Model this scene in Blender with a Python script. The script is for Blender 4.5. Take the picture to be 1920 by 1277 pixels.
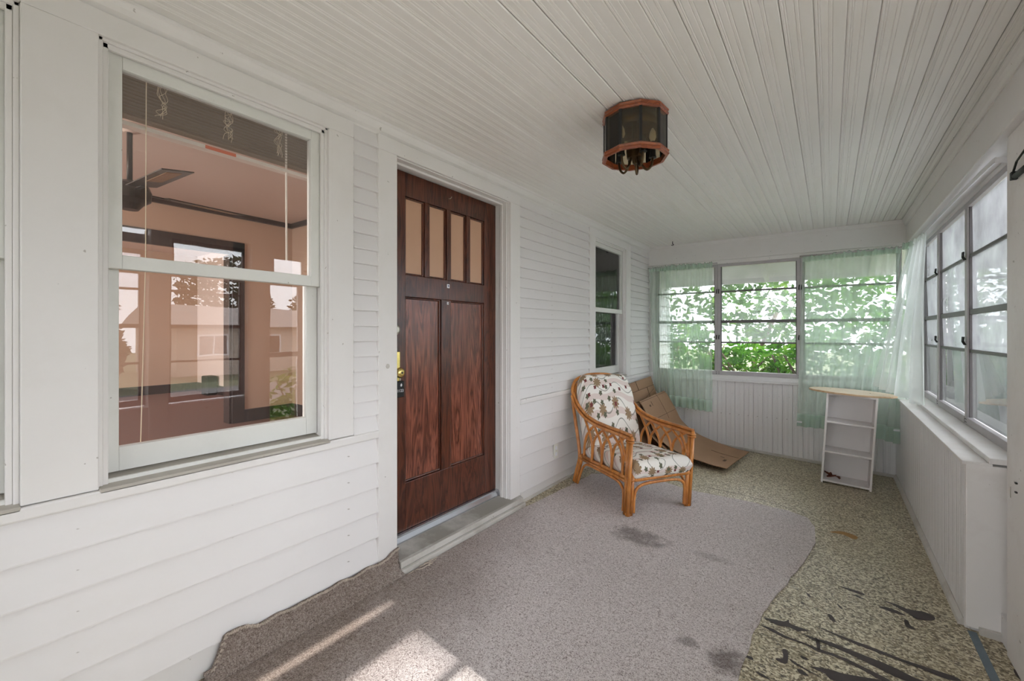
import bpy, bmesh, math, random
from mathutils import Vector, Matrix, noise
random.seed(7)
for o in list(bpy.data.objects): bpy.data.objects.remove(o, do_unlink=True)
scene = bpy.context.scene
COL = scene.collection
R = math.radians

# ------------------------------------------------------------------ camera
cam_d = bpy.data.cameras.new('camera'); cam = bpy.data.objects.new('camera', cam_d); COL.objects.link(cam)
cam.location = (1.85, 0.0, 1.245); cam.rotation_euler = (R(90), 0, R(35.696))
cam_d.sensor_width = 36.0; cam_d.lens = 828.8 / 1920 * 36; cam_d.shift_y = -14.5 / 1920
cam_d.clip_start = 0.02
scene.camera = cam
# ------------------------------------------------------------------ world, sun, exposure
world = bpy.data.worlds.new('sky'); scene.world = world; world.use_nodes = True
bg = world.node_tree.nodes['Background']
bg.inputs[0].default_value = (0.94, 0.96, 1.0, 1); bg.inputs[1].default_value = 4.2
sun_d = bpy.data.lights.new('sun', 'SUN'); sun = bpy.data.objects.new('sun', sun_d); COL.objects.link(sun)
sun_d.energy = 7.0; sun_d.angle = R(0.6); sun_d.color = (1.0, 0.95, 0.88)
sun.rotation_euler = Vector((-1.0, 0.07, -0.877)).to_track_quat('-Z', 'Y').to_euler()
sun.location = (8, 0, 8)
scene.view_settings.view_transform = 'Standard'; scene.view_settings.look = 'None'
scene.view_settings.gamma = 1.0; scene.view_settings.use_curve_mapping = False
scene.view_settings.exposure = 0.52

# ------------------------------------------------------------------ helpers
def tag(o, label=None, cat=None, group=None, kind=None):
    if label: o['label'] = label
    if cat: o['category'] = cat
    if group: o['group'] = group
    if kind: o['kind'] = kind
    return o
def empty(name, loc=(0, 0, 0), parent=None):
    o = bpy.data.objects.new(name, None); COL.objects.link(o); o.location = loc; o.parent = parent
    o.empty_display_size = 0.1
    return o
def link(name, me, parent=None, loc=None):
    o = bpy.data.objects.new(name, me); COL.objects.link(o); o.parent = parent
    if loc: o.location = loc
    return o
class MB:
    def __init__(s): s.v = []; s.f = []
    def add(s, vs, fs):
        n = len(s.v); s.v += [tuple(v) for v in vs]; s.f += [tuple(i + n for i in f) for f in fs]; return s
    def box(s, x0, x1, y0, y1, z0, z1, M=None):
        vs = [(x, y, z) for z in (z0, z1) for y in (y0, y1) for x in (x0, x1)]
        if M: vs = [M @ Vector(v) for v in vs]
        return s.add(vs, [(0, 2, 3, 1), (4, 5, 7, 6), (0, 1, 5, 4), (2, 6, 7, 3), (0, 4, 6, 2), (1, 3, 7, 5)])
    def extrude(s, prof, fn, a, b):
        """closed profile of 2D points swept between a and b; fn(p, t) -> 3D"""
        n = len(prof)
        vs = [fn(p, a) for p in prof] + [fn(p, b) for p in prof]
        fs = [(i, (i + 1) % n, n + (i + 1) % n, n + i) for i in range(n)]
        return s.add(vs, fs + [tuple(range(n))[::-1], tuple(range(n, 2 * n))])
    def tube(s, path, r, n=8, close=False):
        P = [Vector(p) for p in path]; m = len(P); rs = r if isinstance(r, (list, tuple)) else [r] * m
        vs = []; up = None
        for i, p in enumerate(P):
            if close: t = (P[(i + 1) % m] - P[i - 1]).normalized()
            else: t = (P[min(i + 1, m - 1)] - P[max(i - 1, 0)]).normalized()
            if up is None:
                up = Vector((0, 0, 1)) if abs(t.z) < 0.9 else Vector((1, 0, 0))
            a = t.cross(up).normalized(); up = a.cross(t).normalized()
            for k in range(n):
                th = 2 * math.pi * k / n
                vs.append(p + (a * math.cos(th) + up * math.sin(th)) * rs[i])
        fs = []
        for i in range(m if close else m - 1):
            for k in range(n):
                a0 = i * n + k; a1 = i * n + (k + 1) % n; j = (i + 1) % m
                fs.append((a0, a1, j * n + (k + 1) % n, j * n + k))
        if not close: fs += [tuple(range(n))[::-1], tuple(range((m - 1) * n, m * n))]
        return s.add(vs, fs)
    def lathe(s, prof, c=(0, 0, 0), n=16, M=None):
        vs = []
        for (r, z) in prof:
            for k in range(n):
                a = 2 * math.pi * k / n; v = Vector((r * math.cos(a), r * math.sin(a), z))
                if M: v = M @ v
                vs.append(v + Vector(c))
        m = len(prof)
        fs = [(i * n + k, i * n + (k + 1) % n, (i + 1) * n + (k + 1) % n, (i + 1) * n + k) for i in range(m - 1) for k in range(n)]
        return s.add(vs, fs + [tuple(range(n))[::-1], tuple(range((m - 1) * n, m * n))])
    def grid(s, fn, nu, nv):
        vs = [fn(i / nu, j / nv) for j in range(nv + 1) for i in range(nu + 1)]
        fs = [(j * (nu + 1) + i, j * (nu + 1) + i + 1, (j + 1) * (nu + 1) + i + 1, (j + 1) * (nu + 1) + i) for j in range(nv) for i in range(nu)]
        return s.add(vs, fs)
    def mesh(s, name, mat, smooth=False):
        me = bpy.data.meshes.new(name); me.from_pydata(s.v, [], s.f)
        bm = bmesh.new(); bm.from_mesh(me); bmesh.ops.recalc_face_normals(bm, faces=bm.faces); bm.to_mesh(me); bm.free()
        if mat: me.materials.append(mat)
        if smooth: me.shade_smooth()
        return me
    def build(s, name, mat, parent=None, smooth=False, bevel=0, solid=0, seg=2):
        o = link(name, s.mesh(name, mat, smooth), parent)
        if solid:
            m = o.modifiers.new('thick', 'SOLIDIFY'); m.thickness = solid; m.offset = 0
        if bevel:
            m = o.modifiers.new('bevel', 'BEVEL'); m.width = bevel; m.segments = seg; m.limit_method = 'ANGLE'; m.angle_limit = R(40)
        return o
def bx(name, mat, parent, x0, x1, y0, y1, z0, z1, bevel=0.002):
    return MB().box(x0, x1, y0, y1, z0, z1).build(name, mat, parent, bevel=bevel)
def spline(pts, n=8, close=False):
    P = [Vector(p) for p in pts]; out = []; m = len(P)
    for i in range(m if close else m - 1):
        if close: p0, p1, p2, p3 = P[i - 1], P[i], P[(i + 1) % m], P[(i + 2) % m]
        else: p0, p1, p2, p3 = P[max(i - 1, 0)], P[i], P[i + 1], P[min(i + 2, m - 1)]
        for k in range(n):
            t = k / n
            out.append(0.5 * ((2 * p1) + (p2 - p0) * t + (2 * p0 - 5 * p1 + 4 * p2 - p3) * t * t + (3 * p1 - p0 - 3 * p2 + p3) * t ** 3))
    if not close: out.append(P[-1])
    return out
SL = -0.05                                   # the porch floor falls away from the house
TILT = math.atan(0.05)
def fz(x): return SL * x

# ------------------------------------------------------------------ materials
def newmat(name):
    m = bpy.data.materials.new(name); m.use_nodes = True
    nt = m.node_tree; b = nt.nodes['Principled BSDF']; o = nt.nodes['Material Output']
    return m, nt, b, o
def N(nt, typ, ins=None, **props):
    n = nt.nodes.new(typ)
    for k, v in props.items(): setattr(n, k, v)
    for k, v in (ins or {}).items(): setin(nt, n.inputs[k], v)
    return n
def setin(nt, sock, v):
    if isinstance(v, bpy.types.NodeSocket): nt.links.new(v, sock)
    elif isinstance(v, bpy.types.Node): nt.links.new(v.outputs[0], sock)
    else:
        if isinstance(v, tuple) and len(v) == 3 and sock.type == 'RGBA': v = (*v, 1)
        sock.default_value = v
def ramp(nt, fac, stops, interp='LINEAR'):
    r = N(nt, 'ShaderNodeValToRGB', {0: fac}); cr = r.color_ramp; cr.interpolation = interp
    while len(cr.elements) > 1: cr.elements.remove(cr.elements[-1])
    for i, (p, c) in enumerate(stops):
        e = cr.elements[0] if i == 0 else cr.elements.new(p)
        e.position = p; e.color = (*c, 1) if len(c) == 3 else c
    return r
def mixc(nt, fac, a, b, mode='MIX'):
    n = N(nt, 'ShaderNodeMix', data_type='RGBA', blend_type=mode)
    setin(nt, n.inputs[0], fac); setin(nt, n.inputs[6], a); setin(nt, n.inputs[7], b)
    return n.outputs[2]
def math_(nt, op, a, b=None, c=None):
    n = N(nt, 'ShaderNodeMath', operation=op); setin(nt, n.inputs[0], a)
    if b is not None: setin(nt, n.inputs[1], b)
    if c is not None: setin(nt, n.inputs[2], c)
    return n.outputs[0]
def coords(nt, scale=(1, 1, 1), loc=(0, 0, 0), rot=(0, 0, 0)):
    tc = N(nt, 'ShaderNodeTexCoord')
    return N(nt, 'ShaderNodeMapping', {0: tc.outputs['Object'], 'Scale': scale, 'Location': loc, 'Rotation': rot}).outputs[0]
def noise_(nt, vec, scale, detail=4, rough=0.5, dist=0):
    return N(nt, 'ShaderNodeTexNoise', {'Vector': vec, 'Scale': scale, 'Detail': detail, 'Roughness': rough, 'Distortion': dist}).outputs[0]
def bump(nt, b, h, strength=0.2, dist=0.01):
    setin(nt, b.inputs['Normal'], N(nt, 'ShaderNodeBump', {'Height': h, 'Strength': strength, 'Distance': dist}).outputs[0])

def paint(name, col, rough=0.55, dirt=(0.55, 0.50, 0.42), amt=0.25, sc=(1, 1, 1), specks=True):
    m, nt, b, o = newmat(name)
    v = coords(nt, sc)
    n1 = noise_(nt, v, 3.0, 6, 0.65)
    f1 = ramp(nt, n1, [(0.50, (0, 0, 0)), (0.80, (1, 1, 1))]).outputs[0]
    c = mixc(nt, math_(nt, 'MULTIPLY', f1, amt), col, dirt)
    if specks:
        n2 = noise_(nt, v, 38.0, 2, 0.5)
        f2 = ramp(nt, n2, [(0.735, (0, 0, 0)), (0.76, (1, 1, 1))]).outputs[0]
        c = mixc(nt, math_(nt, 'MULTIPLY', f2, 0.55), c, (0.22, 0.18, 0.14))
    setin(nt, b.inputs['Base Color'], c); b.inputs['Roughness'].default_value = rough
    bump(nt, b, noise_(nt, v, 60, 3), 0.06, 0.004)
    return m
def plain(name, col, rough=0.5, metal=0.0, nz=0.0, scale=20):
    m, nt, b, o = newmat(name)
    if nz:
        n = noise_(nt, coords(nt), scale, 5)
        c = mixc(nt, n, tuple(max(0, x * (1 - nz)) for x in col), tuple(min(1, x * (1 + nz)) for x in col))
        setin(nt, b.inputs['Base Color'], c)
    else: b.inputs['Base Color'].default_value = (*col, 1)
    b.inputs['Roughness'].default_value = rough; b.inputs['Metallic'].default_value = metal
    return m
def wood(name, dark, light, sc=(9, 9, 0.8), rough=0.35, band=2.2, dist=6, coat=0.2):
    m, nt, b, o = newmat(name)
    v = coords(nt, sc)
    w = noise_(nt, v, band, 4, 0.6, dist * 0.15)
    st = math_(nt, 'FRACT', math_(nt, 'MULTIPLY', w, 7.0))
    tri = math_(nt, 'ABSOLUTE', math_(nt, 'SUBTRACT', math_(nt, 'MULTIPLY', st, 2.0), 1.0))
    fine = noise_(nt, coords(nt, tuple(s * 6 for s in sc)), band, 3)
    f = math_(nt, 'ADD', math_(nt, 'MULTIPLY', tri, 0.6), math_(nt, 'MULTIPLY', fine, 0.4))
    setin(nt, b.inputs['Base Color'], ramp(nt, f, [(0.1, dark), (0.85, light)]).outputs[0])
    b.inputs['Roughness'].default_value = rough; b.inputs['Coat Weight'].default_value = coat; b.inputs['Coat Roughness'].default_value = 0.2
    bump(nt, b, f, 0.05, 0.003)
    return m
def glass(name, tint=(1, 1, 1), haze=0.0, hazecol=(0.8, 0.85, 0.88), ior=1.6, wavy=0.0):
    m, nt, b, o = newmat(name); nt.nodes.remove(b)
    nrm = None
    if wavy:
        n = noise_(nt, coords(nt, (1, 1, 0.55)), 6.0, 1.5)
        nrm = N(nt, 'ShaderNodeBump', {'Height': n, 'Strength': wavy, 'Distance': 0.01}).outputs[0]
    tr = N(nt, 'ShaderNodeBsdfTransparent', {0: tint})
    base = tr.outputs[0]
    if haze:
        hz = noise_(nt, coords(nt), 5.0, 4)
        hf = math_(nt, 'MULTIPLY', ramp(nt, hz, [(0.2, (0.6,) * 3), (0.8, (1.3,) * 3)]).outputs[0], haze)
        df = N(nt, 'ShaderNodeMixShader', {0: 0.6, 1: N(nt, 'ShaderNodeBsdfDiffuse', {0: hazecol}).outputs[0], 2: N(nt, 'ShaderNodeBsdfTranslucent', {0: hazecol}).outputs[0]})
        base = N(nt, 'ShaderNodeMixShader', {0: hf, 1: base, 2: df.outputs[0]}).outputs[0]
    fr = N(nt, 'ShaderNodeFresnel', {'IOR': ior})
    gl = N(nt, 'ShaderNodeBsdfGlossy', {'Color': (1, 1, 1), 'Roughness': 0.0})
    if nrm: nt.links.new(nrm, gl.inputs['Normal']); nt.links.new(nrm, fr.inputs['Normal'])
    mx = N(nt, 'ShaderNodeMixShader', {0: fr.outputs[0], 1: base, 2: gl.outputs[0]})
    nt.links.new(mx.outputs[0], o.inputs[0])
    return m
def sheer(name, col, dens):
    m, nt, b, o = newmat(name); nt.nodes.remove(b)
    tr = N(nt, 'ShaderNodeBsdfTransparent', {0: (0.97, 1.0, 0.98)})
    df = N(nt, 'ShaderNodeMixShader', {0: 0.5, 1: N(nt, 'ShaderNodeBsdfDiffuse', {0: col}).outputs[0], 2: N(nt, 'ShaderNodeBsdfTranslucent', {0: col}).outputs[0]})
    lw = N(nt, 'ShaderNodeLayerWeight', {'Blend': 0.35})
    weave = noise_(nt, coords(nt, (1, 1, 1)), 9, 2)
    f = math_(nt, 'MINIMUM', math_(nt, 'ADD', math_(nt, 'MULTIPLY', lw.outputs['Facing'], 0.28), math_(nt, 'ADD', dens - 0.05, math_(nt, 'MULTIPLY', weave, 0.1))), 0.97)
    mx = N(nt, 'ShaderNodeMixShader', {0: f, 1: tr.outputs[0], 2: df.outputs[0]})
    nt.links.new(mx.outputs[0], o.inputs[0])
    return m

M = {}
M['siding'] = paint('white_siding_paint', (0.78, 0.755, 0.75), 0.5, amt=0.18, sc=(1, 0.5, 1))
M['trim'] = paint('white_trim_paint', (0.79, 0.765, 0.75), 0.45, amt=0.18)
M['sash'] = paint('sash_paint', (0.76, 0.755, 0.72), 0.4, amt=0.3, dirt=(0.45, 0.42, 0.36))
M['ceil'] = paint('ceiling_paint', (0.86, 0.84, 0.81), 0.45, amt=0.30, dirt=(0.66, 0.58, 0.48), sc=(1.5, 0.25, 1))
M['bead'] = paint('bead_board_paint', (0.81, 0.79, 0.79), 0.5, amt=0.25)
M['post'] = paint('scuffed_post_paint', (0.86, 0.83, 0.81), 0.5, amt=0.35, dirt=(0.5, 0.42, 0.36))
M['sill'] = paint('weathered_sill', (0.46, 0.43, 0.38), 0.7, amt=0.8, dirt=(0.28, 0.24, 0.19))
M['basebd'] = paint('worn_base', (0.60, 0.57, 0.53), 0.7, amt=0.8, dirt=(0.30, 0.26, 0.21))
M['thresh'] = paint('flaked_threshold', (0.30, 0.28, 0.25), 0.7, amt=1.0, dirt=(0.62, 0.60, 0.57))
M['dark'] = plain('dark_void', (0.02, 0.018, 0.015), 0.9)
M['alu'] = plain('aluminium_frame', (0.48, 0.45, 0.46), 0.45, 0.15, 0.12, 12)
M['alud'] = plain('dark_aluminium', (0.15, 0.14, 0.14), 0.5, 0.3, 0.2, 12)
M['steel'] = plain('threshold_metal', (0.62, 0.65, 0.70), 0.25, 0.9)
M['strip'] = plain('floor_strip_metal', (0.16, 0.21, 0.25), 0.45, 0.4, 0.3, 15)
M['black'] = plain('black_metal', (0.02, 0.02, 0.02), 0.5, 0.3)
M['brass'] = plain('polished_brass', (0.80, 0.62, 0.22), 0.2, 1.0, 0.05)
M['bronze'] = plain('antique_bronze', (0.10, 0.065, 0.035), 0.35, 0.9, 0.2)
M['nickel'] = plain('dull_nickel', (0.45, 0.42, 0.36), 0.35, 0.9, 0.2)
M['plate'] = plain('ivory_plastic', (0.78, 0.77, 0.70), 0.4)
M['white'] = plain('white_label', (0.85, 0.85, 0.88), 0.6)
M['ink'] = plain('printed_ink', (0.05, 0.04, 0.12), 0.6)
M['door'] = wood('mahogany_door', (0.028, 0.007, 0.004), (0.135, 0.038, 0.018), (6, 6, 0.7), 0.28, 2.0)
M['doorpanel'] = wood('figured_door_panel', (0.045, 0.012, 0.008), (0.30, 0.095, 0.055), (7, 7, 0.55), 0.25, 1.6, 10)
M['film'] = plain('peach_film', (0.60, 0.36, 0.235), 0.35, 0, 0.05, 8)
M['rattan'] = wood('honey_rattan', (0.46, 0.155, 0.028), (0.72, 0.29, 0.068), (5, 5, 2), 0.28, 1.0, 2, 0.35)
M['lampwood'] = wood('cherry_lamp_wood', (0.16, 0.035, 0.012), (0.38, 0.095, 0.030), (6, 6, 20), 0.3, 1.2)
M['lampglass'] = glass('smoked_glass', (0.86, 0.80, 0.68), 0.06, (0.45, 0.40, 0.30), 1.4)
M['card'] = plain('brown_cardboard', (0.36, 0.215, 0.125), 0.85, 0, 0.10, 5)
M['cardd'] = plain('cardboard_dark_line', (0.12, 0.07, 0.04), 0.9)  # dark brown for creases, printed marks and screw holes
M['cardtape'] = plain('cardboard_tape', (0.42, 0.28, 0.17), 0.5)
M['melamine'] = plain('white_melamine', (0.88, 0.84, 0.82), 0.4, 0, 0.02, 3)
M['oak'] = wood('pale_oval_wood', (0.56, 0.36, 0.20), (0.70, 0.50, 0.31), (1, 8, 8), 0.4, 1.5)
M['leafdry'] = plain('dry_leaf', (0.17, 0.045, 0.018), 0.7, 0, 0.4, 30)
M['glass'] = glass('old_window_glass', (0.99, 0.99, 0.99), 0.0, ior=1.62, wavy=0.03)
M['glass_dark'] = glass('small_window_glass', (0.9, 0.9, 0.9), 0.0, ior=1.65, wavy=0.008)
M['pane'] = glass('hazy_awning_pane', (0.97, 0.98, 1.0), 0.21, (0.92, 0.95, 0.96), 1.3, 0.01)
M['pane_milk'] = glass('milky_outer_pane', (0.97, 0.98, 1.0), 0.52, (0.94, 0.96, 1.0), 1.25, 0.01)
M['pane_clear'] = glass('clear_awning_pane', (0.97, 0.98, 0.98), 0.015, ior=1.4)
M['sheer'] = sheer('pale_green_sheer', (0.72, 0.84, 0.73), 0.36)
M['sheerw'] = sheer('white_green_sheer', (0.86, 0.89, 0.87), 0.58)
M['hem'] = sheer('double_hem_sheer', (0.70, 0.84, 0.74), 0.60)
M['peach'] = plain('peach_wall', (0.58, 0.41, 0.30), 0.8, 0, 0.03, 2)
M['peachceil'] = plain('peach_ceiling', (0.68, 0.53, 0.45), 0.85, 0, 0.03, 2)
M['peachlit'] = plain('lit_peach_wall', (0.80, 0.66, 0.58), 0.8)  # paler peach, the light on this wall put into the colour
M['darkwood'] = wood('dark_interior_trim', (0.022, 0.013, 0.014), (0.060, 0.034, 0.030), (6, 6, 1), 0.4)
M['intcarpet'] = plain('brown_interior_carpet', (0.20, 0.105, 0.085), 0.95, 0, 0.30, 60)
M['slat'] = plain('grey_blind_slat', (0.26, 0.20, 0.135), 0.5, 0, 0.1)
M['slatw'] = plain('white_blind_rail', (0.80, 0.72, 0.64), 0.5)
M['orange'] = plain('orange_warning_tag', (0.75, 0.14, 0.04), 0.6)
M['cord'] = plain('blind_cord', (0.80, 0.70, 0.52), 0.8)
M['cane'] = plain('woven_cane', (0.42, 0.24, 0.12), 0.7, 0, 0.3, 80)
M['fan'] = plain('dark_fan_metal', (0.045, 0.033, 0.028), 0.35, 0.5)
M['bark'] = plain('tree_bark', (0.12, 0.085, 0.06), 0.9, 0, 0.4, 9)
M['roofing'] = plain('grey_roof', (0.26, 0.23, 0.22), 0.9, 0, 0.2, 3)
M['houseside'] = plain('tan_house_wall', (0.50, 0.42, 0.36), 0.8, 0, 0.08, 2)
M['road'] = plain('asphalt', (0.13, 0.12, 0.12), 0.9, 0, 0.15, 4)
def m_leaf(name, a, b, c):
    m, nt, bs, o = newmat(name)
    n = N(nt, 'ShaderNodeTexNoise', {'Vector': coords(nt), 'Scale': 4.5, 'Detail': 3.0}).outputs[0]
    cc = ramp(nt, n, [(0.3, a), (0.5, b), (0.72, c)]).outputs[0]
    nt.nodes.remove(bs)
    mx = N(nt, 'ShaderNodeMixShader', {0: 0.45, 1: N(nt, 'ShaderNodeBsdfDiffuse', {0: cc}).outputs[0], 2: N(nt, 'ShaderNodeBsdfTranslucent', {0: cc}).outputs[0]})
    nt.links.new(mx.outputs[0], o.inputs[0]); return m
M['leaf'] = m_leaf('shrub_leaves', (0.010, 0.045, 0.006), (0.06, 0.19, 0.018), (0.20, 0.36, 0.04))
M['leaf2'] = m_leaf('tree_leaves', (0.02, 0.05, 0.012), (0.07, 0.15, 0.03), (0.16, 0.26, 0.07))
M['needle'] = m_leaf('conifer_needles', (0.012, 0.028, 0.014), (0.03, 0.06, 0.03), (0.06, 0.10, 0.05))
def m_floor():
    m, nt, b, o = newmat('speckled_vinyl_floor')
    v = coords(nt)
    w = N(nt, 'ShaderNodeTexNoise', {'Vector': v, 'Scale': 18.0, 'Detail': 2.0})
    vd = N(nt, 'ShaderNodeVectorMath', {0: v, 1: N(nt, 'ShaderNodeVectorMath', {0: w.outputs[1], 3: 0.02}, operation='SCALE').outputs[0]}, operation='ADD').outputs[0]
    vo = N(nt, 'ShaderNodeTexVoronoi', {'Vector': vd, 'Scale': 130.0, 'Randomness': 1.0})
    cell = N(nt, 'ShaderNodeSeparateColor', {0: vo.outputs['Color']}).outputs[0]
    c = ramp(nt, cell, [(0.0, (0.13, 0.098, 0.058)), (0.16, (0.28, 0.225, 0.14)), (0.42, (0.48, 0.415, 0.28)), (0.72, (0.72, 0.655, 0.49))], 'CONSTANT').outputs[0]
    big = noise_(nt, v, 1.3, 4, 0.6)
    c = mixc(nt, math_(nt, 'MULTIPLY', ramp(nt, big, [(0.4, (0, 0, 0)), (0.7, (1, 1, 1))]).outputs[0], 0.35), c, (0.30, 0.24, 0.13))
    fl = noise_(nt, coords(nt, (1.0, 3.0, 1)), 22.0, 3, 0.6)
    near = N(nt, 'ShaderNodeSeparateXYZ', {0: v}).outputs[1]
    nm = ramp(nt, math_(nt, 'MULTIPLY', near, 0.25), [(0.45, (1, 1, 1)), (0.80, (0, 0, 0))]).outputs[0]
    ff = math_(nt, 'MULTIPLY', ramp(nt, fl, [(0.615, (0, 0, 0)), (0.63, (1, 1, 1))]).outputs[0], nm)
    c = mixc(nt, ff, c, (0.045, 0.032, 0.028))
    setin(nt, b.inputs['Base Color'], c)
    b.inputs['Roughness'].default_value = 0.38
    bump(nt, b, cell, 0.08, 0.002)
    return m
M['floor'] = m_floor()
M['bare'] = plain('bare_dark_floor', (0.055, 0.041, 0.040), 0.6, 0, 0.3, 30)
M['rust'] = plain('rust_stain', (0.36, 0.19, 0.05), 0.6, 0, 0.3, 60)
def m_rug():
    m, nt, b, o = newmat('grey_loop_carpet')
    v = coords(nt)
    n = noise_(nt, coords(nt, (1, 1, 1)), 210.0, 2, 0.6)
    n2 = noise_(nt, coords(nt, (1, 1, 1)), 85.0, 3, 0.6)
    f = math_(nt, 'ADD', math_(nt, 'MULTIPLY', n, 0.65), math_(nt, 'MULTIPLY', n2, 0.35))
    pale_pile = ramp(nt, f, [(0.36, (0.26, 0.21, 0.20)), (0.48, (0.66, 0.59, 0.575)), (0.62, (0.86, 0.80, 0.79))]).outputs[0]
    dark_pile = ramp(nt, f, [(0.30, (0.09, 0.064, 0.052)), (0.48, (0.27, 0.215, 0.185)), (0.68, (0.50, 0.425, 0.375))]).outputs[0]
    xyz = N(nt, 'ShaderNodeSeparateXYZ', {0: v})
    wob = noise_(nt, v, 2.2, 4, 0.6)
    # darker pile along the house wall: part wear, part shade put into the colour
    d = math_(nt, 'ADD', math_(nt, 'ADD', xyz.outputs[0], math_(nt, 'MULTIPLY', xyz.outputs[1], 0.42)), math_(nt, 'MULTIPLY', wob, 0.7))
    wear_shade = ramp(nt, math_(nt, 'MULTIPLY', d, 0.5), [(0.50, (0, 0, 0)), (0.86, (1, 1, 1))]).outputs[0]
    c = mixc(nt, wear_shade, dark_pile, pale_pile)
    tot = None
    for (cx, cy, rx, ry, s) in [(0.88, 2.72, 0.20, 0.13, 0.75), (1.52, 1.94, 0.085, 0.10, 0.85), (1.36, 1.945, 0.05, 0.04, 0.6), (1.30, 2.75, 0.13, 0.05, 0.3), (0.42, 1.55, 0.30, 0.2, 0.15)]:
        dx = math_(nt, 'DIVIDE', math_(nt, 'SUBTRACT', xyz.outputs[0], cx), rx)
        dy = math_(nt, 'DIVIDE', math_(nt, 'SUBTRACT', xyz.outputs[1], cy), ry)
        r2 = math_(nt, 'ADD', math_(nt, 'MULTIPLY', dx, dx), math_(nt, 'MULTIPLY', dy, dy))
        nn = noise_(nt, coords(nt, loc=(cx * 3, cy, 0)), 14.0, 5, 0.7)
        q = math_(nt, 'ADD', r2, math_(nt, 'MULTIPLY', math_(nt, 'SUBTRACT', nn, 0.5), 2.8))
        g = math_(nt, 'MULTIPLY', ramp(nt, q, [(0.15, (1, 1, 1)), (1.0, (0, 0, 0))]).outputs[0], s)
        tot = g if tot is None else math_(nt, 'MAXIMUM', tot, g)
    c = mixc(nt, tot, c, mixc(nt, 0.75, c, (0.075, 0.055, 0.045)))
    setin(nt, b.inputs['Base Color'], c); b.inputs['Roughness'].default_value = 0.95
    b.inputs['Specular IOR Level'].default_value = 0.1
    bump(nt, b, f, 0.9, 0.012)
    return m
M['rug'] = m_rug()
M['fray'] = plain('frayed_carpet_edge', (0.52, 0.44, 0.37), 0.95, 0, 0.45, 120)
def m_floral(mode):
    m, nt, b, o = newmat('floral_cushion_' + mode)
    tc = N(nt, 'ShaderNodeTexCoord'); xyz = N(nt, 'ShaderNodeSeparateXYZ', {0: tc.outputs['Object']})
    X, Y, Z = xyz.outputs
    U = X
    V = math_(nt, 'SUBTRACT', Y, Z) if mode == 'seat' else math_(nt, 'SUBTRACT', Z, math_(nt, 'MULTIPLY', Y, 0.6))
    wv = math_(nt, 'MULTIPLY', math_(nt, 'SINE', math_(nt, 'MULTIPLY', U, 26.0)), 0.010)
    band = math_(nt, 'SINE', math_(nt, 'MULTIPLY', math_(nt, 'ADD', V, wv), 70.0))
    bf = ramp(nt, band, [(0.35, (0, 0, 0)), (0.5, (1, 1, 1))]).outputs[0]
    c = mixc(nt, math_(nt, 'MULTIPLY', bf, 0.75), (0.90, 0.86, 0.80), (0.74, 0.60, 0.55))
    # vines
    for (per, amp, ph, w) in [(0.20, 0.036, 0.0, 0.0032), (0.20, 0.030, 0.11, 0.0026)]:
        vv = math_(nt, 'ADD', V, math_(nt, 'ADD', math_(nt, 'MULTIPLY', math_(nt, 'SINE', math_(nt, 'MULTIPLY', U, 27.0)), amp), ph))
        fr = math_(nt, 'ABSOLUTE', math_(nt, 'SUBTRACT', math_(nt, 'FLOORED_MODULO', vv, per), per / 2))
        vf = ramp(nt, fr, [(w * 0.7, (1, 1, 1)), (w * 1.5, (0, 0, 0))]).outputs[0]
        c = mixc(nt, math_(nt, 'MULTIPLY', vf, 0.9), c, (0.10, 0.105, 0.07))
    P = N(nt, 'ShaderNodeCombineXYZ', {0: U, 1: V, 2: 0.0}).outputs[0]
    def blobs(scale, r, petals, inner, outer, off, keep):
        nonlocal c
        sh = N(nt, 'ShaderNodeVectorMath', {0: P, 1: off}, operation='ADD').outputs[0]
        vo = N(nt, 'ShaderNodeTexVoronoi', {'Vector': sh, 'Scale': scale, 'Randomness': 0.55}, voronoi_dimensions='2D')
        dv = N(nt, 'ShaderNodeVectorMath', {0: sh, 1: vo.outputs['Position']}, operation='SUBTRACT').outputs[0]
        # 2D voronoi position comes back in scaled space on some builds: distance output is used for the radius
        sx = N(nt, 'ShaderNodeSeparateXYZ', {0: dv})
        ang = math_(nt, 'ARCTAN2', sx.outputs[1], sx.outputs[0])
        pet = math_(nt, 'MULTIPLY', math_(nt, 'ABSOLUTE', math_(nt, 'SINE', math_(nt, 'MULTIPLY', ang, petals))), 0.45)
        d = math_(nt, 'DIVIDE', vo.outputs['Distance'], math_(nt, 'ADD', 0.62, pet))
        msk = ramp(nt, d, [(r * 0.92, (1, 1, 1)), (r, (0, 0, 0))]).outputs[0]
        kp = math_(nt, 'GREATER_THAN', N(nt, 'ShaderNodeSeparateColor', {0: vo.outputs['Color']}).outputs[0], keep)
        lines = math_(nt, 'ABSOLUTE', math_(nt, 'SINE', math_(nt, 'MULTIPLY', ang, petals * 1.5)))
        cc = mixc(nt, lines, inner, outer)
        c = mixc(nt, math_(nt, 'MULTIPLY', msk, kp), c, cc)
    blobs(8.2, 0.29, 5.0, (0.16, 0.10, 0.05), (0.42, 0.29, 0.17), (0.02, 0.01, 0), 0.25)
    blobs(15.0, 0.24, 2.5, (0.07, 0.075, 0.05), (0.15, 0.15, 0.09), (0.33, 0.21, 0), 0.55)
    blobs(13.0, 0.17, 2.0, (0.30, 0.055, 0.05), (0.12, 0.03, 0.03), (0.71, 0.53, 0), 0.60)
    setin(nt, b.inputs['Base Color'], c); b.inputs['Roughness'].default_value = 0.75
    bump(nt, b, noise_(nt, coords(nt), 14.0, 3), 0.25, 0.02)
    return m
M['seatcloth'] = m_floral('seat'); M['backcloth'] = m_floral('back')
M['concrete'] = plain('pale_concrete', (0.62, 0.59, 0.56), 0.9, 0, 0.08, 2)
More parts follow.
